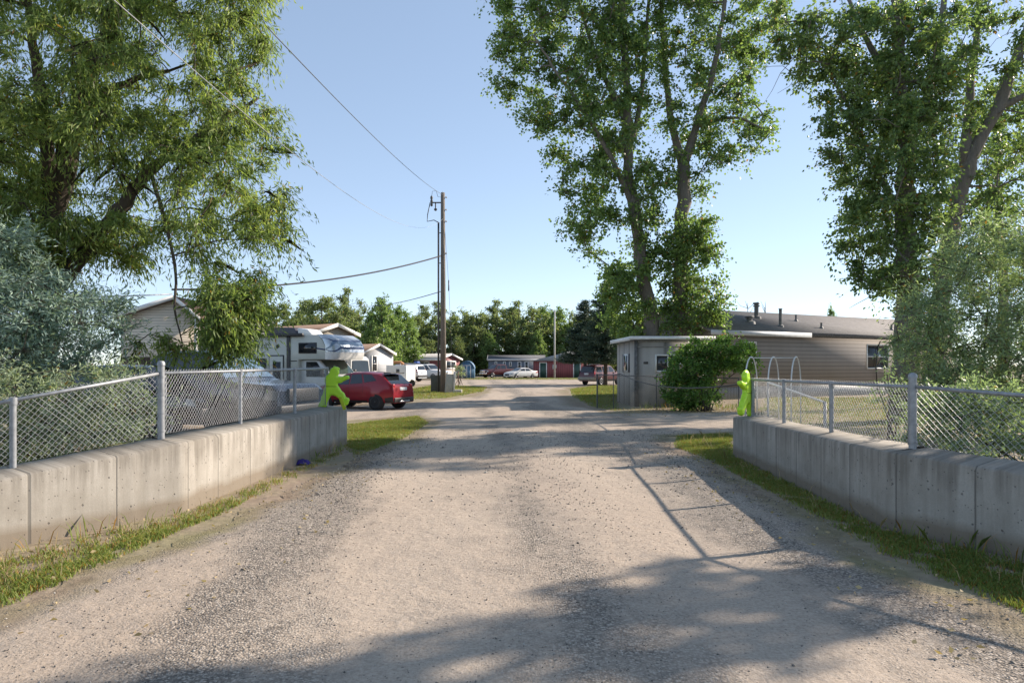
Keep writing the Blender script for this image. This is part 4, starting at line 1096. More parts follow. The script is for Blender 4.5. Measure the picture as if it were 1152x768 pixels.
# ------------------------------------------------------------------ poles, wires, boxes
WOOD = barkmat('weathered pole wood', (.21, .18, .155), .7)
pb = gp(498.5, 441.5); px0, py0 = pb
ptop = H + (YH - 217) * py0 / F
root = empty('utility_pole', (px0, py0, 0)); tag(root, 'weathered wooden utility pole with a conduit riser standing on the grass left of the road', 'utility pole')
MB().tube([(px0, py0, -.2), (px0, py0, ptop * .5), (px0 - .02, py0, ptop)], [.20, .17, .135], 12).build('pole', WOOD, root, smooth=True)
mb = MB(); s_ = py0 / F; cx_ = px0 - 5.2 * s_
mb.tube([(cx_, py0, 0), (cx_, py0, H + (YH - 250) * s_)], .062, 8)
for yy in (262, 296, 342, 380): mb.tube([(cx_, py0, H + (YH - yy) * s_), (px0, py0, H + (YH - yy) * s_)], .03, 5)
zt_ = H + (YH - 250) * s_
mb.build('conduit', plain('dark conduit', (.07, .07, .072), .5, .2), root, smooth=True)
mb = MB(); mb.tube([(cx_, py0, zt_ - .02), (cx_ - .3, py0, zt_ + .14), (cx_ - .75, py0, zt_ + .05), (cx_ - .72, py0, zt_ + .5), (cx_ - .55, py0, zt_ + 1.3)], .03, 5); mb.build('cable_tail', BLACKP, root, smooth=True)
mb = MB(); za = H + (YH - 228) * s_
mb.tube([(px0, py0, za), (px0 - .75, py0, za)], .045, 6)
mb.lathe([(.03, za - .55), (.10, za - .5), (.11, za - .42), (.04, za - .36), (.04, za)], 8, 'z', (px0 - .5, py0, 0))
mb.lathe([(.03, za - .25), (.09, za - .2), (.06, za), (.10, za + .08), (.06, za + .2), (.10, za + .3), (.07, za + .42), (.02, za + .46)], 8, 'z', (px0 - .76, py0, 0))
mb.build('cutout_bracket', STEEL_DARK, root, smooth=True)
mb = MB(); P = [(px0 - .76, py0, za + .45), (px0 - .7, py0, za + .75), (px0 - .45, py0, za + .78), (px0 - .35, py0, za + .4), (px0 - .15, py0, za + .35), (px0 - .05, py0, za + .75)]
mb.tube(P, .014, 4); mb.build('jumper_wire', BLACKP, root, smooth=True)
mb = MB()
for yy in (222, 236, 249, 285): z = H + (YH - yy) * s_; mb.lathe([(.03, z - .05), (.07, z - .04), (.05, z + .02), (.02, z + .06)], 7, 'z', (px0 + .2, py0, 0))
mb.build('insulator', plain('pale porcelain', (.35, .34, .33), .3), root, smooth=True)
xg = px0 + 7.0 * s_
mb = MB().tube([(px0 + .1, py0, H + (YH - 255) * s_), (xg, py0 - .4, H + (YH - 322) * s_), (xg + .4, py0 - 1.5, .05)], .013, 4)
mb.tube([(xg, py0 - .4, H + (YH - 316) * s_), (xg, py0 - .45, H + (YH - 328) * s_)], .045, 6); mb.build('guy_wire', STEEL_DARK, root, smooth=True)

WIRE_D = plain('dark cable', (.03, .03, .032), .6); WIRE_L = plain('bright bare wire', (.55, .56, .57), .35, .6)
def wire(label, a, b_, sg, r_, mat):
    o = MB().tube(sag(a, b_, sg, 40), r_, 5).build('power_line', mat, None, smooth=True, base=tuple(a)); tag(o, label, 'power line', 'wires from the utility pole')
t1 = (px0, py0, H + (YH - 246) * s_)
wire('thin bright wire from the pole passing in front of the willow leaves', t1, wp(-100, -205, 4.0), 1.35, .006, WIRE_L)
wire('upper thin wire rising from the pole tip over the willow edge', (px0, py0, ptop - .15), wp(300, 30, 12.0), .3, .011, STEEL_DARK)
wire('thick black service cable from mid pole sagging into the willow', (px0, py0, H + (YH - 287) * s_), (-15.2, 30.5, 5.2), .55, .045, WIRE_D)
wire('faint low wire from the pole towards the bright green trees', (px0, py0, H + (YH - 327) * s_), (-22, 92, 9.8), .5, .028, STEEL_DARK)
wire('service wire crossing behind the silvery bush to the cream house', (-15.2, 30.5, 5.0), wp(-60, 330, 20), .1, .03, WIRE_L)

# boxes at the pole
bx_ = empty('utility_box', (px0 + .38, py0 - .3, 0)); tag(bx_, 'tall leaning pale grey utility box at the foot of the pole', 'utility box')
M_ = Matrix.Rotation(R(5), 3, 'Y') @ Matrix.Rotation(R(14), 3, 'Z')
MB().box((px0 + .42, py0 - .3, .60), (.46, .34, 1.26), M=M_).build('cabinet', plain('pale grey green cabinet', (.36, .37, .34), .6, 0, .15), bx_, bevel=.015)
MB().box((px0 + .73, py0 - .2, .70), (.12, .36, 1.4), M=M_).build('door', plain('white cabinet door', (.62, .62, .58), .55), bx_, bevel=.01)
MB().box((px0 + .95, py0 - .1, .1), (.6, .5, .2)).build('plinth', plain('pale plinth', (.5, .48, .42), .8), bx_, bevel=.01)
bx_ = empty('utility_box', (px0 - .7, py0 + 1.2, 0)); tag(bx_, 'squat dark green utility box on the motorhome side of the pole', 'utility box')
MB().box((px0 - .5, py0 + 1.2, .55), (.85, .6, 1.05)).build('cabinet', plain('dark green cabinet', (.06, .07, .06), .6, 0, .2), bx_, bevel=.02)
MB().box((px0 - .5, py0 + 1.2, 1.10), (.92, .66, .05)).build('lid', plain('dark green lid', (.09, .10, .085), .6, 0, .2), bx_, bevel=.01)
# light pole
lp = empty('light_pole', ((624 - 576) * 93 / F, 93, 0)); tag(lp, 'thin pale light pole in front of the red building', 'light pole')
lx = (624 - 576) * 93 / F
MB().tube([(lx, 93, 0), (lx, 93, 9.2)], [.13, .09], 8).build('pole', plain('pale grey pole', (.42, .41, .38), .6), lp, smooth=True)
MB().tube([(lx, 93, 9.1), (lx - .25, 92.8, 9.3), (lx - .6, 92.6, 9.3)], [.04, .04, .09], 6).build('lamp', GALV, lp, smooth=True)
# reflector stake by the boxes
MB().tube([(0, 0, 0), (0, 0, 1.5)], .03, 5)
o = MB().tube([tuple(np.append(gp(515.5, 436), 0)), tuple(np.append(gp(515.5, 436), 1.3))], .035, 6).build('marker_stake', plain('orange stake', (.32, .12, .05), .6), None, base=tuple(np.append(gp(515.5, 436), 0)))
tag(o, 'thin orange brown marker stake in the grass right of the utility boxes', 'stake')

# ------------------------------------------------------------------ warning figures
LIME = plain('lime plastic', (.46, .78, .03), .42, 0, .1, 5, bumpd=.002, coat=.15)
LIME_D = plain('yellow flag fabric', (.42, .50, .02), .7, 0, .1, 5)
def figure(label, base, ang, flip, mirror=False):
    """child-shaped blow-moulded warning figure: thick rounded silhouette, striding, one arm out"""
    root = empty('warning_figure', base, ang, world=False); tag(root, label, 'warning figure')
    f_ = -1 if mirror else 1
    nodes = {'pel': (-.02, .42), 'che': (-.03, .62), 'nek': (.0, .70), 'hed': (.04, .80), 'sh': (-.01, .64), 'el': (.16, .62), 'ha': (.33, .68), 'hl': (-.09, .38), 'kl': (-.17, .22), 'fl': (-.22, .07), 'tl': (-.24, .05),
             'hr': (.06, .38), 'kr': (.19, .27), 'fr': (.28, .12), 'tr': (.32, .17)}
    rad = {'pel': .15, 'che': .155, 'nek': .10, 'hed': .118, 'sh': .10, 'el': .07, 'ha': .052, 'hl': .115, 'kl': .088, 'fl': .085, 'tl': .09, 'hr': .115, 'kr': .085, 'fr': .075, 'tr': .062}
    ed = [('pel', 'che'), ('che', 'nek'), ('nek', 'hed'), ('che', 'sh'), ('sh', 'el'), ('el', 'ha'), ('pel', 'hl'), ('hl', 'kl'), ('kl', 'fl'), ('fl', 'tl'), ('pel', 'hr'), ('hr', 'kr'), ('kr', 'fr'), ('fr', 'tr')]
    # silhouette as a union of capsules, meshed as a height field with rounded edges on both faces
    xs_ = np.arange(-.42, .46, .0125); zs_ = np.arange(-.03, .95, .0125)
    X, Z = np.meshgrid(xs_, zs_, indexing='ij'); sd = np.full(X.shape, 1e9)
    for a_, b_ in ed:
        p, q = np.array(nodes[a_]), np.array(nodes[b_]); ra, rb2 = rad[a_], rad[b_]; ab = q - p
        t = np.clip(((X - p[0]) * ab[0] + (Z - p[1]) * ab[1]) / (ab @ ab), 0, 1)
        dd_ = np.hypot(X - p[0] - t * ab[0], Z - p[1] - t * ab[1]) - (ra + (rb2 - ra) * t) * .92
        hgt_ = np.clip(.5 + .5 * (dd_ - sd) / .035, 0, 1); sd = dd_ * (1 - hgt_) + sd * hgt_ - .035 * hgt_ * (1 - hgt_)
    sd = np.maximum(sd, -(Z - .0))
    # stretch the silhouette's contact with the wall: flat foot base
    prof = lambda s_: np.where(s_ < 0, .055 * np.sqrt(1 - np.clip(1 + s_ / .035, 0, 1) ** 2), 0)
    # one deep crease at the waist, as moulded
    crease = 1 - .12 * np.exp(-((Z - .47 + .02 * X) / .012) ** 2)
    hf = prof(sd) * crease
    mb = MB(); idx = -np.ones(X.shape + (2,), int)
    inside = sd < .004
    for i in range(len(xs_)):
        for j in range(len(zs_)):
            if inside[i, j]:
                for s_ in (0, 1):
                    idx[i, j, s_] = len(mb.v); mb.v.append((f_ * X[i, j], (1 if s_ else -1) * max(hf[i, j], .004), max(0, Z[i, j])))
    for i in range(len(xs_) - 1):
        for j in range(len(zs_) - 1):
            q = [(i, j), (i + 1, j), (i + 1, j + 1), (i, j + 1)]
            if all(inside[a_] for a_ in q):
                mb.f.append(tuple(idx[a_][0] for a_ in q)); mb.f.append(tuple(idx[a_][1] for a_ in q[::-1]))
    # close the rim
    from collections import Counter
    ce = Counter()
    for f0 in mb.f:
        for a_, b_ in zip(f0, f0[1:] + f0[:1]): ce[(min(a_, b_), max(a_, b_))] += 1
    other = {}
    for i in range(len(xs_)):
        for j in range(len(zs_)):
            if inside[i, j]: other[idx[i, j, 0]] = idx[i, j, 1]
    for (a_, b_), c_ in ce.items():
        if c_ == 1 and a_ in other and b_ in other: mb.f.append((a_, b_, other[b_], other[a_]))
    o = mb.build('body', LIME, root, smooth=True)
    MB().tube([(f_ * .02, 0, .885), (f_ * .11, 0, .875), (f_ * .155, 0, .862)], [.05, .035, .02], 8).build('cap_peak', LIME, root, smooth=True)
    for sd in (-1, 1):
        MB().tube([(f_ * x_, sd * .0545, .475 - .02 * x_) for x_ in np.linspace(-.15, .10, 8)], .004, 5).build('waist_seam', plain('dark green seam line', (.10, .16, .02), .8), root)  # thin dark line laid along the waist crease on both faces
        MB().lathe([(.001, 0), (.011, 0), (.011, .006), (.001, .006)], 10, 'y', (f_ * .085, sd * .052, .83)).build('eye', plain('dark green mark', (.06, .12, .02), .7), root)
    return root
fa = figure('lime green child shaped warning figure striding, one arm out, on the pale wall end', (-4.03, 15.35, .885), 0.0, 1)
# small leaning flag piece of the first figure
MB().box((.24, -.09, .10), (.075, .03, .30), M=Matrix.Rotation(R(-20), 3, 'Y')).build('flag', LIME_D, fa, bevel=.01)
figure('lime green child shaped warning figure seen edge on at the shaded fence end', (4.62, 13.45, .815), R(50), 1, True)

# ------------------------------------------------------------------ vehicles
def paint(name, col, rough=.32, metal=.15, coat=.35): return plain(name, col, rough, metal, .05, 2, coat=coat)
def wheel(root, x, y, r_, wd, rimm, side, spokes=5):
    mb = MB().lathe([(r_ * .62, -wd / 2), (r_ * .90, -wd / 2), (r_ * .985, -wd * .36), (r_, -wd * .15), (r_, wd * .15), (r_ * .985, wd * .36), (r_ * .90, wd / 2), (r_ * .62, wd / 2)], 28, 'y', (x, y, r_))
    t = mb.build('wheel', RUBBER, root, smooth=True, angle=None)
    t.data.set_sharp_from_angle(angle=R(50))
    yo = y + side * wd * .42
    mb = MB().lathe([(r_ * .66, 0), (r_ * .66, side * .025), (r_ * .58, side * .025), (r_ * .56, -side * .03), (.01, -side * .03)], 24, 'y', (x, yo, r_))
    mb.lathe([(r_ * .14, -side * .03), (r_ * .13, side * .03), (.01, side * .03)], 10, 'y', (x, yo, r_))
    for k in range(spokes):
        a = 2 * math.pi * k / spokes + .3
        mb.box((x + math.cos(a) * r_ * .34, yo, r_ + math.sin(a) * r_ * .34), (r_ * .52, .03, r_ * .15), M=Matrix.Rotation(-a, 3, 'Y'))
    mb.build('rim', rimm, t)
def car(name, label, cat, loc, fwd, sp, group=None):
    ang = math.atan2(fwd[1], fwd[0])
    root = empty(name, (loc[0], loc[1], sp.get('z', 0.0)), ang, world=False); tag(root, label, cat, group)
    if sp.get('scale'): root.scale = (sp['scale'],) * 3
    Lc, W = sp['L'], sp['W']; hl = Lc / 2; sill = sp.get('sill', .28)
    pr = np.array(sp['prof'], float); bl = np.array(sp['belt'], float)
    taper = sp.get('taper', .14); tum = sp.get('tumble', .30)
    Tf = lambda x: np.interp(x, pr[:, 0], pr[:, 1]); Bf = lambda x: min(np.interp(x, bl[:, 0], bl[:, 1]), Tf(x) - .015)
    wf = lambda x: W / 2 * (1 - taper * abs(x / hl) ** 4)
    fl = sp.get('flare', 0.0)
    def flare(x): return sum(fl * math.exp(-((x - wx) / .34) ** 4) for wx in sp['wheels'])
    def section(x):
        w0, T, B = wf(x), Tf(x), Bf(x); g_ = max(0, T - B); fx = flare(x)
        we = w0 * .95 - tum * g_
        dz = .055 * min(1, g_ / .3) + .006
        mid = sill + (B - sill) * .62
        return [(0, sill), (w0 * .90, sill), (w0 * .97 + fx * .6, sill + .10), (w0 * .985 + fx, lerp(sill + .1, mid, .5)), (w0 + fx * .5, mid), (w0 * .985, lerp(mid, B, .6)), (w0 * .955, B), (we, T - dz), (we * .86, T - dz * .28), (we * .45, T - .003), (0, T)]
    # stations: profile corners plus even ones
    xs_ = sorted(set(list(np.round(np.linspace(-hl, hl, 61), 4)) + [round(float(x), 4) for x in pr[:, 0]]))
    sec = [section(x) for x in xs_]
    mb = MB(); rows_ = []
    for x, s_ in zip(xs_, sec):
        row = [(x, -y_, z) for y_, z in s_[1:-1]][::-1]
        full = [(x, y_, z) for y_, z in s_] + row
        rows_.append(full)
    n_ = len(rows_[0])
    for row in rows_: mb.v.extend(row)
    for i in range(len(rows_) - 1):
        for j in range(n_):
            a = i * n_ + j; b_ = i * n_ + (j + 1) % n_; mb.f.append((a, b_, b_ + n_, a + n_))
    mb.f.append(tuple(range(n_))); mb.f.append(tuple((len(rows_) - 1) * n_ + j for j in range(n_))[::-1])
    body = mb.build('body', sp['paint'], root, smooth=True)
    wr = sp['wr']
    if sp.get('cut', True):
        cm = MB()
        for wx in sp['wheels']:
            for sd in (-1, 1): cm.lathe([(wr * 1.13, sd * W * .30), (wr * 1.13, sd * W * .75)], 28, 'y', (wx, 0, wr * 1.02))
        cu = cm.build('cutter', BLACKP, None)
        md = body.modifiers.new('arches', 'BOOLEAN'); md.operation = 'DIFFERENCE'; md.object = cu; md.solver = 'EXACT'
        apply_mods(body); bpy.data.objects.remove(cu)
        if not len(body.data.materials): body.data.materials.append(sp['paint'])
    body.data.polygons.foreach_set('use_smooth', np.ones(len(body.data.polygons), bool)); body.data.set_sharp_from_angle(angle=R(32))
    def yside(x, z):
        s_ = section(x)[1:8]; return float(np.interp(z, [p[1] for p in s_], [p[0] for p in s_]))
    def sidepanel(name_, cor, mat, off=.006, sides=(1, -1), nu=12, nv=5, parent=None):
        for sd in sides:
            P = []
            for i in range(nu + 1):
                row = []
                for j in range(nv + 1):
                    u, v_ = i / nu, j / nv
                    x = (cor[0][0] * (1 - u) + cor[1][0] * u) * (1 - v_) + (cor[3][0] * (1 - u) + cor[2][0] * u) * v_
                    z = (cor[0][1] * (1 - u) + cor[1][1] * u) * (1 - v_) + (cor[3][1] * (1 - u) + cor[2][1] * u) * v_
                    row.append((x, sd * (yside(x, z) + off), z))
                P.append(row)
            MB().grid(P).build(name_, mat, parent or root, smooth=True)
    def toppanel(name_, x0, x1, f0, f1, mat, off=.007, nu=8, nv=14):
        P = []
        for i in range(nu + 1):
            x = lerp(x0, x1, i / nu); T = Tf(x); h_ = .02; sl_ = (Tf(x + h_) - Tf(x - h_)) / (2 * h_); nn = math.hypot(sl_, 1)
            s_ = section(x)[7:]; ys_ = [p[0] for p in s_][::-1]; zs__ = [p[1] for p in s_][::-1]; we = ys_[-1]
            f = lerp(f0, f1, i / nu); row = []
            for j in range(nv + 1):
                y_ = lerp(-1, 1, j / nv) * we * f
                z = float(np.interp(abs(y_), ys_, zs__))
                row.append((x - sl_ / nn * off, y_, z + off / nn))
            P.append(row)
        MB().grid(P).build(name_, mat, root, smooth=True)
    for cor in sp.get('windows', []): sidepanel('side_window', cor, sp.get('glass', GLASS))
    if 'shield' in sp: toppanel('windshield', sp['shield'][0], sp['shield'][1], .93, .95, sp.get('shieldmat', sp.get('glass', GLASS)))
    if 'rear' in sp: toppanel('rear_window', sp['rear'][0], sp['rear'][1], .93, .9, sp.get('glass', GLASS))
    for cor in sp.get('tail', []): sidepanel('tail_light', cor, REDLENS, .012, nu=4, nv=3)
    for cor in sp.get('head', []): sidepanel('headlight', cor, CLEARLENS, .010, nu=4, nv=3)
    for cor in sp.get('clad', []): sidepanel('cladding', cor, BLACKP, .010)
    for cor in sp.get('seams', []): sidepanel('door_seam', cor, BLACKP, .003, nu=2, nv=8)
    for cor in sp.get('handles', []): sidepanel('door_handle', cor, sp['paint'], .03, nu=3, nv=2)
    for (c, sz, mat, nm) in sp.get('boxes', []):
        if mat is CHROME and sp.get('chrome'): mat = sp['chrome']
        MB().box(c, sz).build(nm, mat, root, bevel=min(sz) * .25)
    if sp.get('mirror'):
        mx, mz = sp['mirror']
        for sd in (-1, 1):
            MB().lathe([(.02, -.06), (.075, -.05), (.09, 0), (.075, .05), (.02, .06)], 10, 'x', (mx, sd * (W / 2 + .08), mz)).build('door_mirror', sp.get('mirmat', sp['paint']), root, smooth=True)
    for wx in sp['wheels']:
        for sd in (-1, 1): wheel(root, wx, sd * (W / 2 - sp.get('ww', .22) / 2 - .015 + fl * .6), wr, sp.get('ww', .22), sp.get('rim', RIM), sd, sp.get('spokes', 5))
    return root

SKYGLASS = plain('windshield tinted with sky reflection', (.34, .47, .56), .06, .75, .08, 2)  # blue of the reflected sky is put into the glass colour
RED = paint('deep red car paint', (.23, .003, .013))
juke = dict(L=4.12, W=1.76, sill=.30, paint=RED, wr=.345, wheels=(-1.27, 1.26), flare=.045, taper=.16, tumble=.30,
            prof=[(-2.06, .52), (-2.05, .80), (-2.01, .98), (-1.93, 1.05), (-1.50, 1.44), (-1.30, 1.505), (-.6, 1.565), (.0, 1.555), (.35, 1.49), (1.12, 1.06), (1.55, .99), (1.9, .86), (2.03, .70), (2.06, .5)],
            belt=[(-2.06, 1.05), (-1.3, 1.12), (-.6, 1.06), (.6, .98), (1.1, .96), (2.06, .9)], tailm=None,
            windows=[((-.62, 1.10), (.02, 1.05), (.02, 1.44), (-.46, 1.47)), ((.08, 1.045), (.98, 1.01), (.34, 1.41), (.08, 1.44)), ((-1.28, 1.20), (-.70, 1.12), (-.54, 1.46), (-.98, 1.44))],
            shield=(.40, 1.08), rear=(-1.92, -1.50), head=[((1.3, .98), (1.75, .90), (1.72, .94), (1.35, 1.0))],
            clad=[((-.85, .31), (.85, .31), (.85, .40), (-.85, .40)), ((-2.04, .31), (-1.68, .31), (-1.68, .50), (-2.03, .56)), ((1.66, .31), (2.02, .31), (2.01, .52), (1.68, .46))],
            seams=[((.045, .42), (.055, .42), (.055, 1.03), (.045, 1.04)), ((-.66, .70), (-.65, .70), (-.64, 1.08), (-.65, 1.08)), ((1.0, .45), (1.01, .45), (1.01, .98), (1.0, .98))],
            handles=[((.14, .90), (.30, .90), (.30, .93), (.14, .93))], mirror=(.80, 1.08), rim=RIMB, ww=.24,
            boxes=[((-2.045, 0, .42), (.10, 1.40, .20), BLACKP, 'rear_bumper'), ((-1.90, .63, .97), (.24, .16, .20), REDLENS, 'tail_light'), ((-1.90, -.63, .97), (.24, .16, .20), REDLENS, 'tail_light'), ((-1.985, 0, .86), (.14, .52, .15), PLATE, 'licence_plate'), ((-1.58, 0, 1.50), (.34, 1.02, .045), BLACKP, 'spoiler'), ((-2.085, 0, .36), (.06, .7, .07), RIM, 'skid_plate'), ((2.03, 0, .5), (.1, 1.2, .26), BLACKP, 'grille')])
car('parked_car', 'deep red hatchback with black rims parked tail out beside the lime green figure', 'car', (-6.3, 28.8), (-.911, .414), juke)

suv = dict(L=4.75, W=1.86, sill=.36, wr=.38, wheels=(-1.40, 1.42), taper=.10, tumble=.22, flare=.02,
           prof=[(-2.375, .6), (-2.36, 1.0), (-2.30, 1.12), (-2.06, 1.70), (-1.9, 1.80), (-.8, 1.86), (.2, 1.83), (.45, 1.78), (1.12, 1.20), (1.4, 1.15), (2.15, 1.06), (2.34, .92), (2.375, .6)],
           belt=[(-2.375, 1.08), (0, 1.12), (1.1, 1.10), (2.375, 1.0)],
           windows=[((-2.0, 1.18), (-1.15, 1.18), (-1.15, 1.66), (-1.86, 1.66)), ((-1.05, 1.18), (-.12, 1.18), (-.12, 1.68), (-1.05, 1.68)), ((-.03, 1.18), (.98, 1.18), (.42, 1.66), (-.03, 1.68))],
           shield=(.50, 1.08), rear=(-2.28, -2.08), tail=[((-2.36, .98), (-2.18, .98), (-2.16, 1.3), (-2.27, 1.3))], head=[((1.98, .86), (2.3, .82), (2.26, .98), (2.0, 1.02))], mirror=(.85, 1.2),
           clad=[((-2.35, .37), (2.3, .37), (2.3, .52), (-2.35, .52))],
           boxes=[((-2.36, 0, .58), (.14, 1.66, .2), BLACKP, 'rear_bumper'), ((-2.375, 0, .98), (.06, .45, .14), PLATE, 'licence_plate'), ((2.36, 0, .62), (.14, 1.6, .3), BLACKP, 'front_bumper')])
def spec(base, **kw):
    s_ = dict(base); s_.update(kw); return s_
SILVER = paint('silver paint', (.50, .51, .52), .3, .5)
car('parked_suv', 'silver suv with a small blue load on its roof beyond the white box trailer', 'suv', ((462 - 576) * 74 / F - .9, 74.5), (-.90, .43),
    spec(suv, paint=SILVER, scale=1.06, boxes=suv['boxes'] + [((-1.0, .5, 1.90), (1.6, .05, .05), GALV, 'roof_rail'), ((-1.0, -.5, 1.90), (1.6, .05, .05), GALV, 'roof_rail'), ((-1.7, 0, 1.98), (.4, .5, .18), plain('blue tarp', (.05, .13, .42), .6), 'roof_load')]))
MAROON = paint('dark maroon paint', (.085, .014, .018))
car('parked_suv', 'dark maroon suv with tan bumper under the spruces behind the grey shed', 'suv', (8.2, 62.6), (.66, .75),
    spec(suv, paint=MAROON, boxes=[((-2.36, 0, .60), (.2, 1.84, .30), plain('tan bumper', (.30, .27, .22), .5), 'rear_bumper'), ((-2.375, 0, 1.02), (.06, .45, .16), PLATE, 'licence_plate')]))
car('parked_suv', 'black suv roof just showing over the near fence below the cream house', 'suv', ((150 - 576) * 17.5 / F, 18.3), (.95, -.30), spec(suv, paint=paint('black paint', (.008, .008, .009), .15)))
sedan = dict(L=4.7, W=1.80, sill=.26, wr=.33, wheels=(-1.36, 1.38), taper=.13, tumble=.34,
             prof=[(-2.35, .5), (-2.33, .86), (-2.22, .98), (-1.55, 1.05), (-.85, 1.38), (-.2, 1.44), (.35, 1.41), (1.25, .98), (1.6, .93), (2.2, .78), (2.33, .6), (2.35, .45)],
             belt=[(-2.35, .92), (0, .95), (1.2, .92), (2.35, .8)],
             windows=[((-1.3, 1.0), (-.2, .99), (-.2, 1.32), (-.75, 1.30)), ((-.12, .99), (1.05, .98), (.38, 1.30), (-.12, 1.33))],
             shield=(.42, 1.2), rear=(-1.5, -.9), tail=[((-2.32, .72), (-1.95, .72), (-1.95, .88), (-2.3, .9))], head=[((1.85, .62), (2.3, .56), (2.26, .70), (1.9, .78))], mirror=(.85, 1.0),
             boxes=[((2.33, 0, .5), (.1, .9, .2), BLACKP, 'grille'), ((-2.34, 0, .62), (.06, .45, .14), PLATE, 'licence_plate')])
car('parked_car', 'white sedan parked facing the gravel in front of the slate blue home', 'car', ((586 - 576) * 92 / F, 92.5), (-.80, -.6), spec(sedan, paint=paint('white car paint', (.66, .66, .64), .35, 0)))

pick = dict(L=5.6, W=1.95, sill=.42, wr=.40, wheels=(-1.65, 1.75), taper=.08, tumble=.20, flare=.02,
            prof=[(-2.8, .6), (-2.79, 1.18), (-2.7, 1.24), (-.78, 1.25), (-.70, 1.80), (-.5, 1.90), (.5, 1.92), (.75, 1.86), (1.42, 1.26), (1.6, 1.22), (2.55, 1.14), (2.76, 1.0), (2.8, .55)],
            belt=[(-2.8, 1.16), (-.7, 1.18), (1.3, 1.18), (2.8, 1.08)],
            windows=[((-.62, 1.26), (.22, 1.25), (.22, 1.76), (-.55, 1.76)), ((.31, 1.25), (1.25, 1.24), (.72, 1.74), (.31, 1.76))],
            shield=(.80, 1.38), tail=[((-2.78, .85), (-2.6, .85), (-2.6, 1.14), (-2.78, 1.14))], head=[((2.45, .82), (2.76, .80), (2.74, 1.0), (2.48, 1.04))], mirror=(1.1, 1.32), mirmat=BLACKP,
            boxes=[((2.80, 0, .58), (.16, 1.85, .24), CHROME, 'front_bumper'), ((2.80, 0, .90), (.08, 1.15, .30), CHROME, 'grille'), ((-2.8, 0, .60), (.16, 1.85, .2), CHROME, 'rear_bumper')])
car('parked_pickup', 'dark blue pickup with a sky bright windshield close behind the near fence', 'pickup', (-8.7, 19.2), (.955, -.297), spec(pick, shieldmat=SKYGLASS, paint=paint('dark blue paint', (.006, .012, .028), .14, .1, .3), scale=1.17, rim=RIMB, chrome=BLACKP))
car('parked_pickup', 'white pickup half hidden behind the utility pole', 'pickup', ((486 - 576) * 82 / F - .8, 83), (.85, -.52), spec(pick, paint=paint('white truck paint', (.64, .64, .63), .35, 0)))
car('parked_pickup', 'maroon pickup parked beside the white sedan at the slate blue home', 'pickup', ((561 - 576) * 96 / F, 97.5), (-.80, -.60), spec(pick, paint=MAROON))

# white van behind the red hatchback
van = dict(L=5.4, W=2.0, sill=.35, wr=.36, wheels=(-1.6, 1.7), taper=.06, tumble=.08,
           prof=[(-2.7, .6), (-2.69, 1.3), (-2.62, 2.28), (-2.4, 2.44), (.9, 2.44), (1.2, 2.34), (1.95, 1.36), (2.3, 1.22), (2.62, .98), (2.7, .6)],
           belt=[(-2.7, 1.2), (1.9, 1.2), (2.7, 1.0)],
           windows=[((.55, 1.34), (1.6, 1.32), (1.05, 2.06), (.55, 2.08)), ((-.5, 1.34), (.42, 1.34), (.42, 2.08), (-.5, 2.08)), ((-2.3, 1.34), (-.62, 1.34), (-.62, 2.08), (-2.25, 2.08))],
           shield=(1.24, 1.92), rear=(-2.685, -2.63), tail=[((-2.68, .9), (-2.55, .9), (-2.55, 1.3), (-2.67, 1.3))], head=[((2.35, .85), (2.6, .82), (2.55, .98), (2.36, 1.04))], mirror=(1.5, 1.45), mirmat=BLACKP,
           boxes=[((-2.71, 0, .55), (.14, 1.9, .2), BLACKP, 'rear_bumper')])
car('parked_van', 'white van with dark rear glass between the motorhome nose and the small grey home', 'van', ((368 - 576) * 47 / F, 49.0), (-.82, .57), spec(van, paint=paint('white van paint', (.64, .64, .62), .4, 0)))

# white box trailer behind the hatchback
tr0 = empty('box_trailer', (-9.35, 57.5, 0), R(-10), world=False); tag(tr0, 'small white box trailer with a dark vent beyond the red hatchback', 'trailer')
MB().box((0, 0, 1.12), (1.75, 2.4, 1.35)).build('box', WHITE, tr0, bevel=.04)
MB().box((.15, -1.205, 1.35), (.28, .04, .26)).build('vent', STEEL_DARK, tr0); MB().box((.2, -1.205, 1.02), (.14, .04, .12)).build('latch', STEEL_DARK, tr0)
MB().box((0, 0, .42), (1.5, 2.2, .1)).build('chassis', STEEL_DARK, tr0)
for sd in (-1, 1): wheel(tr0, sd * .95, 0, .3, .18, WHITE, sd, 5)
MB().tube([(0, -1.2, .4), (0, -2.3, .42)], .05, 6).build('drawbar', STEEL_DARK, tr0); MB().box((.6, -1.55, .40), (.75, .5, .26)).build('step_box', WHITE, tr0, bevel=.03)
# pale trailer below the cream house
tr0 = empty('box_trailer', ((216 - 576) * 25 / F, 26, 0), R(4), world=False); tag(tr0, 'pale grey enclosed trailer below the cream house, half hidden by willow leaves', 'trailer')
MB().box((0, 0, 1.32), (2.5, 2.0, 1.75)).build('box', plain('pale aluminium skin', (.46, .49, .51), .45, .2), tr0, bevel=.05)
MB().box((0, -1.012, 2.12), (2.5, .03, .07)).build('top_trim', GALV, tr0)
for a in (-.8, 0, .8): MB().box((a, -1.008, 1.3), (.03, .02, 1.6)).build('seam', GALV, tr0)
for sd in (-1, 1): wheel(tr0, .1, sd * .95, .32, .2, WHITE, sd)
MB().tube([(1.25, 0, .5), (2.3, 0, .5)], .05, 6).build('drawbar', STEEL_DARK, tr0)

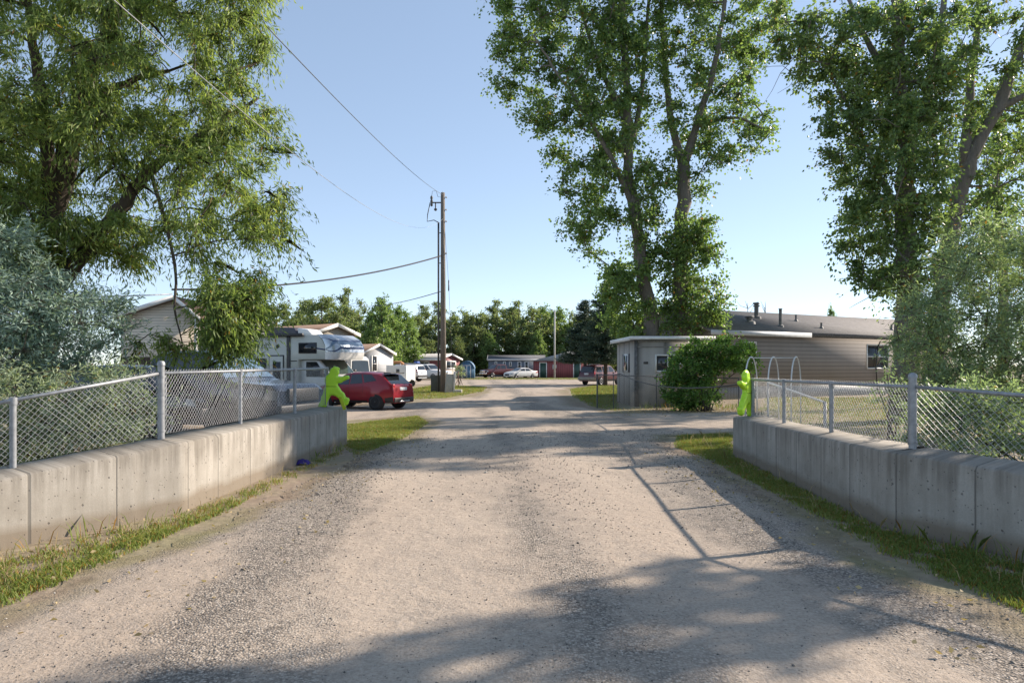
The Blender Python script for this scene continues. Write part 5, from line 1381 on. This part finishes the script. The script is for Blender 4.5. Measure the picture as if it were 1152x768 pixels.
# motorhome
RVW = plain('motorhome cream skin', (.46, .475, .425), .4, 0, .05, 2, coat=.3)
rvf = (.918, -.396)
rv = empty('motorhome', (-10.3, 33.1, 0), math.atan2(rvf[1], rvf[0]), world=False); tag(rv, 'cream class c motorhome with silver blue cab over nose parked behind the blue pickup', 'motorhome')
y0, y1 = -1.2, 1.2
def ex(poly, mat, name_, a=y0, b_=y1, bevel=.04): return MB().prism([(x, a, z) for x, z in poly], (0, b_ - a, 0)).build(name_, mat, rv, bevel=bevel)
ex([(-5.2, .55), (.95, .55), (.95, 2.08), (2.52, 2.08), (2.52, 2.66), (2.30, 3.00), (2.05, 3.22), (-5.2, 3.22)], RVW, 'coach_body')
# cab-over nose: rounded cap, narrower to the front
NOSE = plain('silver blue nose graphics', (.42, .46, .50), .25, .35, .3, 1.4, coat=.6)
P = []
for t in np.linspace(0, 1, 9):
    a = t * math.pi / 2; fx = math.sin(a); yy = 1.2 - .35 * (1 - math.cos(a))
    prof_ = [(2.50 + .62 * fx, 2.42), (2.50 + .58 * fx, 2.70), (2.34 + .52 * fx, 3.02), (2.02 + .42 * fx, 3.23)]
    P.append([(x, -yy * (1 - .0 * t), z) for x, z in prof_])
top_ = [P[k] for k in range(9)]
full = top_ + [[(x, -y_, z) for x, y_, z in row] for row in top_[::-1]]
MB().grid(full).build('nose_cap', NOSE, rv, smooth=True)
P2 = []
for t in np.linspace(0, 1, 9):
    a = t * math.pi / 2; fx = math.sin(a); yy = 1.2 - .35 * (1 - math.cos(a))
    P2.append([(2.49 + .50 * fx, -yy, 2.08), (2.49 + .58 * fx, -yy, 2.2), (2.49 + .63 * fx, -yy, 2.415)])
MB().grid(P2 + [[(x, -y_, z) for x, y_, z in row] for row in P2[::-1]]).build('nose_lip', plain('white gel coat', (.62, .62, .60), .35, 0, .08, coat=.4), rv, smooth=True)
MB().prism([(2.5, -1.19, 2.081), (2.95, -.85, 2.081), (3.0, 0, 2.081), (2.95, .85, 2.081), (2.5, 1.19, 2.081)], (0, 0, .02)).build('nose_floor', WHITE, rv)
def nose_pt(sd, t, q, off=.006):
    a = t * math.pi / 2; fx = math.sin(a); yy = 1.2 - .35 * (1 - math.cos(a))
    pr_ = [(2.50 + .62 * fx, 2.42), (2.50 + .58 * fx, 2.70), (2.34 + .52 * fx, 3.02), (2.02 + .42 * fx, 3.23)]
    x = float(np.interp(q, [0, .33, .67, 1], [p[0] for p in pr_])); z = float(np.interp(q, [0, .33, .67, 1], [p[1] for p in pr_]))
    return (x + off * (.3 + fx), sd * (yy + off * math.cos(a)), z + off * .5)
SW_B = plain('dark blue swoosh', (.015, .035, .12), .3, 0, .1, coat=.5)
ex([(1.55, 2.62), (2.50, 2.50), (2.50, 2.56), (1.55, 2.68)], SW_B, 'stripe', y0 - .006, y0 - .001, 0)
for (qa, qb, wv_, mt) in ((.10, .22, .10, SW_B), (.30, .50, .16, plain('grey blue swoosh', (.12, .19, .28), .3, 0, .1, coat=.5)), (.62, .70, .10, SW_B)):
    G = []
    for u in np.linspace(-1, 1, 33):
        sd = -1 if u < 0 else 1; t = max(.02, 1 - abs(u)); sh = wv_ * math.sin(u * 4.2 + qa * 9)
        G.append([nose_pt(sd, t, min(.97, max(.02, qa + sh + (qb - qa) * f_ * (1 - .7 * abs(u))))) for f_ in (0, .5, 1)])
    MB().grid(G).build('nose_graphic', mt, rv, smooth=True)
TRIMB = plain('black trim', (.018, .018, .02), .45)
ex([(-5.2, 3.15), (1.3, 3.15), (1.3, 3.30), (-5.2, 3.30)], TRIMB, 'awning', y0 - .16, y0 - .004, .03)
ex([(.30, .6), (.50, .6), (.50, 3.2), (.30, 3.2)], TRIMB, 'awning_arm', y0 - .05, y0 - .003, .01)
ex([(-3.7, 2.05), (-3.64, 2.12), (-.9, .78), (-.96, .70)], TRIMB, 'stripe', y0 - .007, y0 - .001, 0)
ex([(-.94, 1.40), (-.79, 1.38), (-.79, 1.44), (-.94, 1.46)], TRIMB, 'stripe', y0 - .006, y0 - .0005, 0)
ex([(.52, 1.99), (.88, 2.0), (.88, 2.04), (.52, 2.03)], TRIMB, 'stripe', y0 - .005, y0 - .001, 0)
def rvwin(x0, x1, z0, z1, nm='window'):
    f0 = ex([(x0, z0), (x1, z0), (x1, z1), (x0, z1)], TRIMB, nm, y0 - .03, y0 - .003, .03)
    MB().box(((x0 + x1) / 2, y0 - .034, (z0 + z1) / 2), (x1 - x0 - .1, .012, z1 - z0 - .1)).build('pane', GLASS, f0)
rvwin(-1.60, -.95, 1.35, 2.15)
rvwin(.98, 2.02, 2.36, 2.86)
rvwin(-4.6, -3.4, 1.7, 2.5)
dr = ex([(-.78, .62), (.12, .62), (.12, 2.30), (-.78, 2.30)], TRIMB, 'door', y0 - .03, y0 - .003, .03)
MB().box((-.33, y0 - .036, 1.46), (.80, .02, 1.56)).build('door_leaf', RVW, dr, bevel=.01)
MB().box((-.28, y0 - .050, 1.55), (.46, .012, .86)).build('pane', GLASS, dr)
MB().box((-.66, y0 - .055, 1.35), (.06, .03, .12)).build('handle', CHROME, dr)
# roof units
ex([(-3.2, 3.23), (-2.4, 3.23), (-2.45, 3.46), (-3.1, 3.5)], plain('dark roof vent', (.035, .035, .045), .4), 'roof_vent', -.5, .3, .04)
ex([(-1.35, 3.23), (.55, 3.23), (.3, 3.60), (-1.3, 3.66)], plain('roof air conditioner', (.05, .05, .065), .4), 'air_conditioner', -.75, .1, .05)
ex([(.55, 3.23), (1.4, 3.23), (1.1, 3.50), (.5, 3.58)], WHITE, 'roof_fairing', -.75, .15, .05)
# cab of the van chassis
cabw = plain('cab white paint', (.58, .59, .57), .35, 0, .05, coat=.5)
ex([(.9, .5), (3.55, .5), (3.6, .95), (3.5, 1.22), (2.62, 1.38), (1.95, 2.07), (.9, 2.07)], cabw, 'cab', -1.0, 1.0, .06)
ex([(1.25, 1.28), (2.42, 1.28), (1.85, 1.98), (1.25, 1.98)], GLASS, 'side_window', -1.012, -1.002, .0)
ex([(1.25, 1.28), (2.42, 1.28), (1.85, 1.98), (1.25, 1.98)], GLASS, 'side_window', 1.002, 1.012, .0)
MB().grid([[(2.625, y_, 1.41), (1.985, y_ * .95, 2.06)] for y_ in np.linspace(-.9, .9, 6)]).build('windshield', glassmat('windshield glass', (.03, .05, .045), .03), rv)
MB().box((3.60, 0, .92), (.06, 1.1, .36)).build('grille', STEEL_DARK, rv, bevel=.01); MB().box((3.62, 0, .60), (.16, 1.95, .2)).build('bumper', CHROME, rv, bevel=.03)
for sd in (-1, 1):
    MB().box((3.56, sd * .80, .98), (.1, .32, .24)).build('headlight', CLEARLENS, rv, bevel=.02)
    MB().box((2.35, sd * 1.22, 1.45), (.12, .16, .34)).build('door_mirror', TRIMB, rv, bevel=.03)
    wheel(rv, 2.85, sd * .88, .38, .24, CHROME, sd); wheel(rv, -2.6, sd * 1.0, .38, .3, CHROME, sd)
fnt = bpy.data.curves.new('lettering', 'FONT'); fnt.body = 'SUNSEEKER'; fnt.size = .36; fnt.extrude = .004
fo = bpy.data.objects.new('lettering_curve', fnt); COL.objects.link(fo)
dg = bpy.context.evaluated_depsgraph_get(); dg.update()
me = bpy.data.meshes.new_from_object(fo.evaluated_get(dg)); bpy.data.objects.remove(fo)
me.materials.clear(); me.materials.append(TRIMB); me.name = 'lettering'
o = link('lettering', me, rv, (-2.75, y0 - .004, 2.62)); o.rotation_euler = (R(90), 0, 0); o.scale = (1.0, .72, 1)
MB().lathe([(.001, 0), (.09, 0), (.09, .008), (.001, .008)], 16, 'y', (-.28, y0 - .012, 2.70)).build('emblem', TRIMB, rv)

# ------------------------------------------------------------------ grass, stones, litter
GR = leafmat('grass blades', (.13, .185, .045), (.22, .28, .07), (.38, .37, .14), .35, .6, .12)
GRD = leafmat('dry straw', (.26, .20, .11), (.38, .30, .17), (.50, .41, .25), .3, .7, 0)
def blades(name, polys, dens, hmin, hmax, mat, seed, wd=.006, label=None, away=None, clump=0.55):
    r = np.random.default_rng(seed); allP = []
    for poly, dn in zip(polys, dens):
        poly = np.array(poly); lo, hi = poly.min(0), poly.max(0); n_ = int((hi - lo).prod() * dn)
        p = r.uniform(lo, hi, (n_, 2)); p = p[inpoly(p, poly)]
        ph = np.sin(p[:, 0] * 5.1 + 1.3 * np.sin(p[:, 1] * 3.3)) * np.sin(p[:, 1] * 4.3 + 2 * np.sin(p[:, 0] * 2.1)) + .5 * np.sin(p[:, 0] * 13 + p[:, 1] * 11)
        e = np.clip(polydist(p, poly) / .35, 0.05, 1)
        p = p[r.uniform(0, 1, len(p)) < np.clip(clump + ph * .45, .05, 1) * e]
        allP.append(p)
    p = np.vstack(allP); N = len(p)
    far = np.clip(p[:, 1] / 14, 1, 4)
    h = r.uniform(hmin, hmax, N) * (1 + .25 * (far - 1)); wv_ = wd * far * r.uniform(.7, 1.4, N)
    a = r.uniform(0, 6.28, N); lean = r.uniform(.15, .9, N) * h; b_ = r.uniform(0, 6.28, N)
    base = np.column_stack([p, np.full(N, .004)])
    dx = np.column_stack([np.cos(a), np.sin(a), np.zeros(N)]) * wv_[:, None]
    ln = np.column_stack([np.cos(b_), np.sin(b_), np.zeros(N)]) * lean[:, None]
    mid = base + ln * .35 + np.column_stack([np.zeros(N), np.zeros(N), h * .62]); tip = base + ln + np.column_stack([np.zeros(N), np.zeros(N), h])
    V = np.stack([base - dx, base + dx, mid + dx * .7, tip, mid - dx * .7], 1).reshape(-1, 3)
    me = setmesh(name, V, np.arange(N * 5), np.arange(N) * 5, np.full(N, 5), mat, False, {'rnd': np.repeat(r.uniform(0, 1, N), 5)})
    tag(link(name, me), label, 'grass', kind='stuff')
LS = [gp(-60, 640), gp(0, 626), gp(207, 577), gp(390, 503), gp(384, 512), gp(330, 540), gp(262, 572), gp(190, 604), gp(100, 644), gp(0, 688), gp(-200, 760)]
LM_ = [gp(0, 664), gp(60, 634), gp(140, 606), gp(207, 590), gp(290, 556), gp(262, 574), gp(190, 604), gp(100, 644), gp(0, 686), gp(-150, 735), gp(-150, 690)]
LG = [gp(386, 503), gp(386, 478), gp(470, 468), gp(484, 476), gp(455, 494), gp(398, 516)]
RS = [gp(760, 490), gp(824, 488), gp(826, 512), gp(1000, 598), gp(1152, 632), gp(1330, 680), gp(1330, 780), gp(1152, 694), gp(1000, 628), gp(880, 562), gp(800, 520), gp(758, 503)]
OG = [gp(640, 438), gp(668, 434), gp(706, 434), gp(695, 450), gp(700, 464), gp(664, 458), gp(644, 447)]
PG = [gp(452, 450), gp(455, 438), gp(492, 433), gp(549, 435.6), gp(545, 440.5), gp(505, 448)]
FG = [gp(520, 427), gp(525, 424.5), gp(665, 424.5), gp(665, 427)]
HG = [gp(850, 462), gp(860, 447), gp(1010, 447), gp(1020, 470), gp(1000, 500), gp(880, 500)]
LV = [gp(380, 447), gp(380, 433), gp(452, 433), gp(455, 449)]
blades('grass', [LM_, LS, LG, RS, OG, PG, FG, HG, LV], [26000, 3200, 5200, 15000, 380, 240, 30, 220, 130], .02, .060, GR, 51, .0050, 'short uneven green grass along the walls and verges')
blades('dry_grass', [LS, LG, RS, HG, PG, OG, [gp(690, 466), gp(850, 464), gp(860, 458), gp(720, 458)]], [3000, 900, 900, 90, 60, 70, 160], .012, .045, GRD, 52, .004, 'dry straw coloured grass at the wall foot')
# taller weeds at the wall foot
blades('weeds', [[gp(1000, 596), gp(1152, 630), gp(1152, 642), gp(1000, 606)], [gp(0, 622), gp(207, 576), gp(207, 583), gp(0, 632)], [gp(720, 461), gp(850, 461), gp(850, 457), gp(720, 457)], [gp(390, 500), gp(330, 524), gp(330, 530), gp(390, 506)]], [900, 500, 60, 420], .08, .24, GR, 53, .005, 'taller weeds along the foot of the walls')
blades('dead_stalks', [LS, RS], [70, 60], .08, .26, GRD, 54, .0035, 'dead upright stalks among the verge grass')
# loose stones
STN = None
m, n, b = newmat('loose stone')
at = nd(n, 'ShaderNodeAttribute', attribute_name='rnd')
c = ramp(n, at.outputs['Fac'], [(0, (.075, .07, .065)), (.45, (.19, .172, .15)), (.8, (.32, .29, .25)), (1, (.5, .47, .42))])
n.links.new(c, b.inputs['Base Color']); b.inputs['Roughness'].default_value = .85
STN = m
def stones(seed, N):
    r = np.random.default_rng(seed)
    Y = 2.2 + 17 * r.uniform(0, 1, N * 3) ** 1.9; X = r.uniform(-4.2, 4.6, N * 3)
    p = np.column_stack([X, Y]); p = p[inpoly(p, ROAD)]
    ph = np.sin(p[:, 0] * 1.9 + .5 + .4 * np.sin(p[:, 1] * .7)) + .6 * np.sin(p[:, 0] * 4.1 + p[:, 1] * .8) * np.sin(p[:, 1] * 1.1 + 1) + .35 * np.sin(p[:, 0] * 9 + p[:, 1] * 3)
    left = np.exp(-((p[:, 0] + 2.1 + .12 * (p[:, 1] - 6)) / .55) ** 2) * 1.2
    right = np.exp(-((p[:, 0] - 3.3) / .5) ** 2)
    p = p[r.uniform(0, 1, len(p)) < np.clip(.10 + .28 * np.maximum(ph, 0) + .7 * left + .5 * right, .03, 1)][:N]
    N = len(p)
    s_ = .0042 + .0075 * r.uniform(0, 1, N) ** 3.5 + (r.uniform(0, 1, N) > .99) * .008
    s_ *= np.clip(p[:, 1] / 7, .8, 1.6)
    oc = np.array([(1, 0, 0), (-1, 0, 0), (0, 1, 0), (0, -1, 0), (0, 0, 1), (0, 0, -1)], float)
    V = oc[None] * s_[:, None, None] * r.uniform(.6, 1.3, (N, 6, 1)) * np.array((1, 1, .7)) + r.normal(size=(N, 6, 3)) * s_[:, None, None] * .18
    a = r.uniform(0, 6.28, N); ca, sa = np.cos(a), np.sin(a)
    Vx = V[:, :, 0] * ca[:, None] - V[:, :, 1] * sa[:, None]; Vy = V[:, :, 0] * sa[:, None] + V[:, :, 1] * ca[:, None]
    zb = road_z(p) + .004
    V = np.stack([Vx + p[:, 0:1], Vy + p[:, 1:2], V[:, :, 2] + (zb + s_ * .3)[:, None]], 2).reshape(-1, 3)
    tri = np.array([(0, 2, 4), (2, 1, 4), (1, 3, 4), (3, 0, 4), (2, 0, 5), (1, 2, 5), (3, 1, 5), (0, 3, 5)])
    f = (tri[None] + (np.arange(N) * 6)[:, None, None]).reshape(-1)
    me = setmesh('loose_gravel', V, f, np.arange(N * 8) * 3, np.full(N * 8, 3), STN, False, {'rnd': np.repeat(r.uniform(0, 1, N), 6)})
    tag(link('loose_gravel', me), 'loose grey stones scattered over the gravel road', 'gravel', kind='stuff')
stones(61, 26000)
# fallen leaves on verge and road
r = np.random.default_rng(62); p = np.vstack([np.column_stack([r.uniform(-5, -2, 260), r.uniform(4.5, 16, 260)]), np.column_stack([r.uniform(2.6, 5, 260), r.uniform(4, 14, 260)]), np.column_stack([r.uniform(4, 9, 300), r.uniform(24, 29, 300)])])
P = np.column_stack([p, np.full(len(p), .045)]); D = r.normal(size=P.shape); D[:, 2] *= .2
me = leaf_mesh('fallen_leaves', P, D, GRD, .05, .03, r); tag(link('fallen_leaves', me), 'dry fallen leaves on the verges', 'leaves', kind='stuff')
# crumpled purple scrap at the wall foot
mb = MB(); q = gp(341, 522.5); P = []
for i in range(9):
    row = []
    for j in range(7):
        x, y_ = (i - 4) * .035, (j - 3) * .028; rr = max(0, 1 - (x / .15) ** 2 - (y_ / .09) ** 2)
        row.append((q[0] + x + random.uniform(-.008, .008), q[1] + y_, .01 + .10 * math.sqrt(rr) * random.uniform(.6, 1.1)))
    P.append(row)
o = mb.grid(P).build('purple_scrap', plain('purple fabric', (.035, .02, .17), .8), None, smooth=True, base=(q[0], q[1], 0)); tag(o, 'small crumpled purple scrap at the foot of the pale wall', 'scrap')
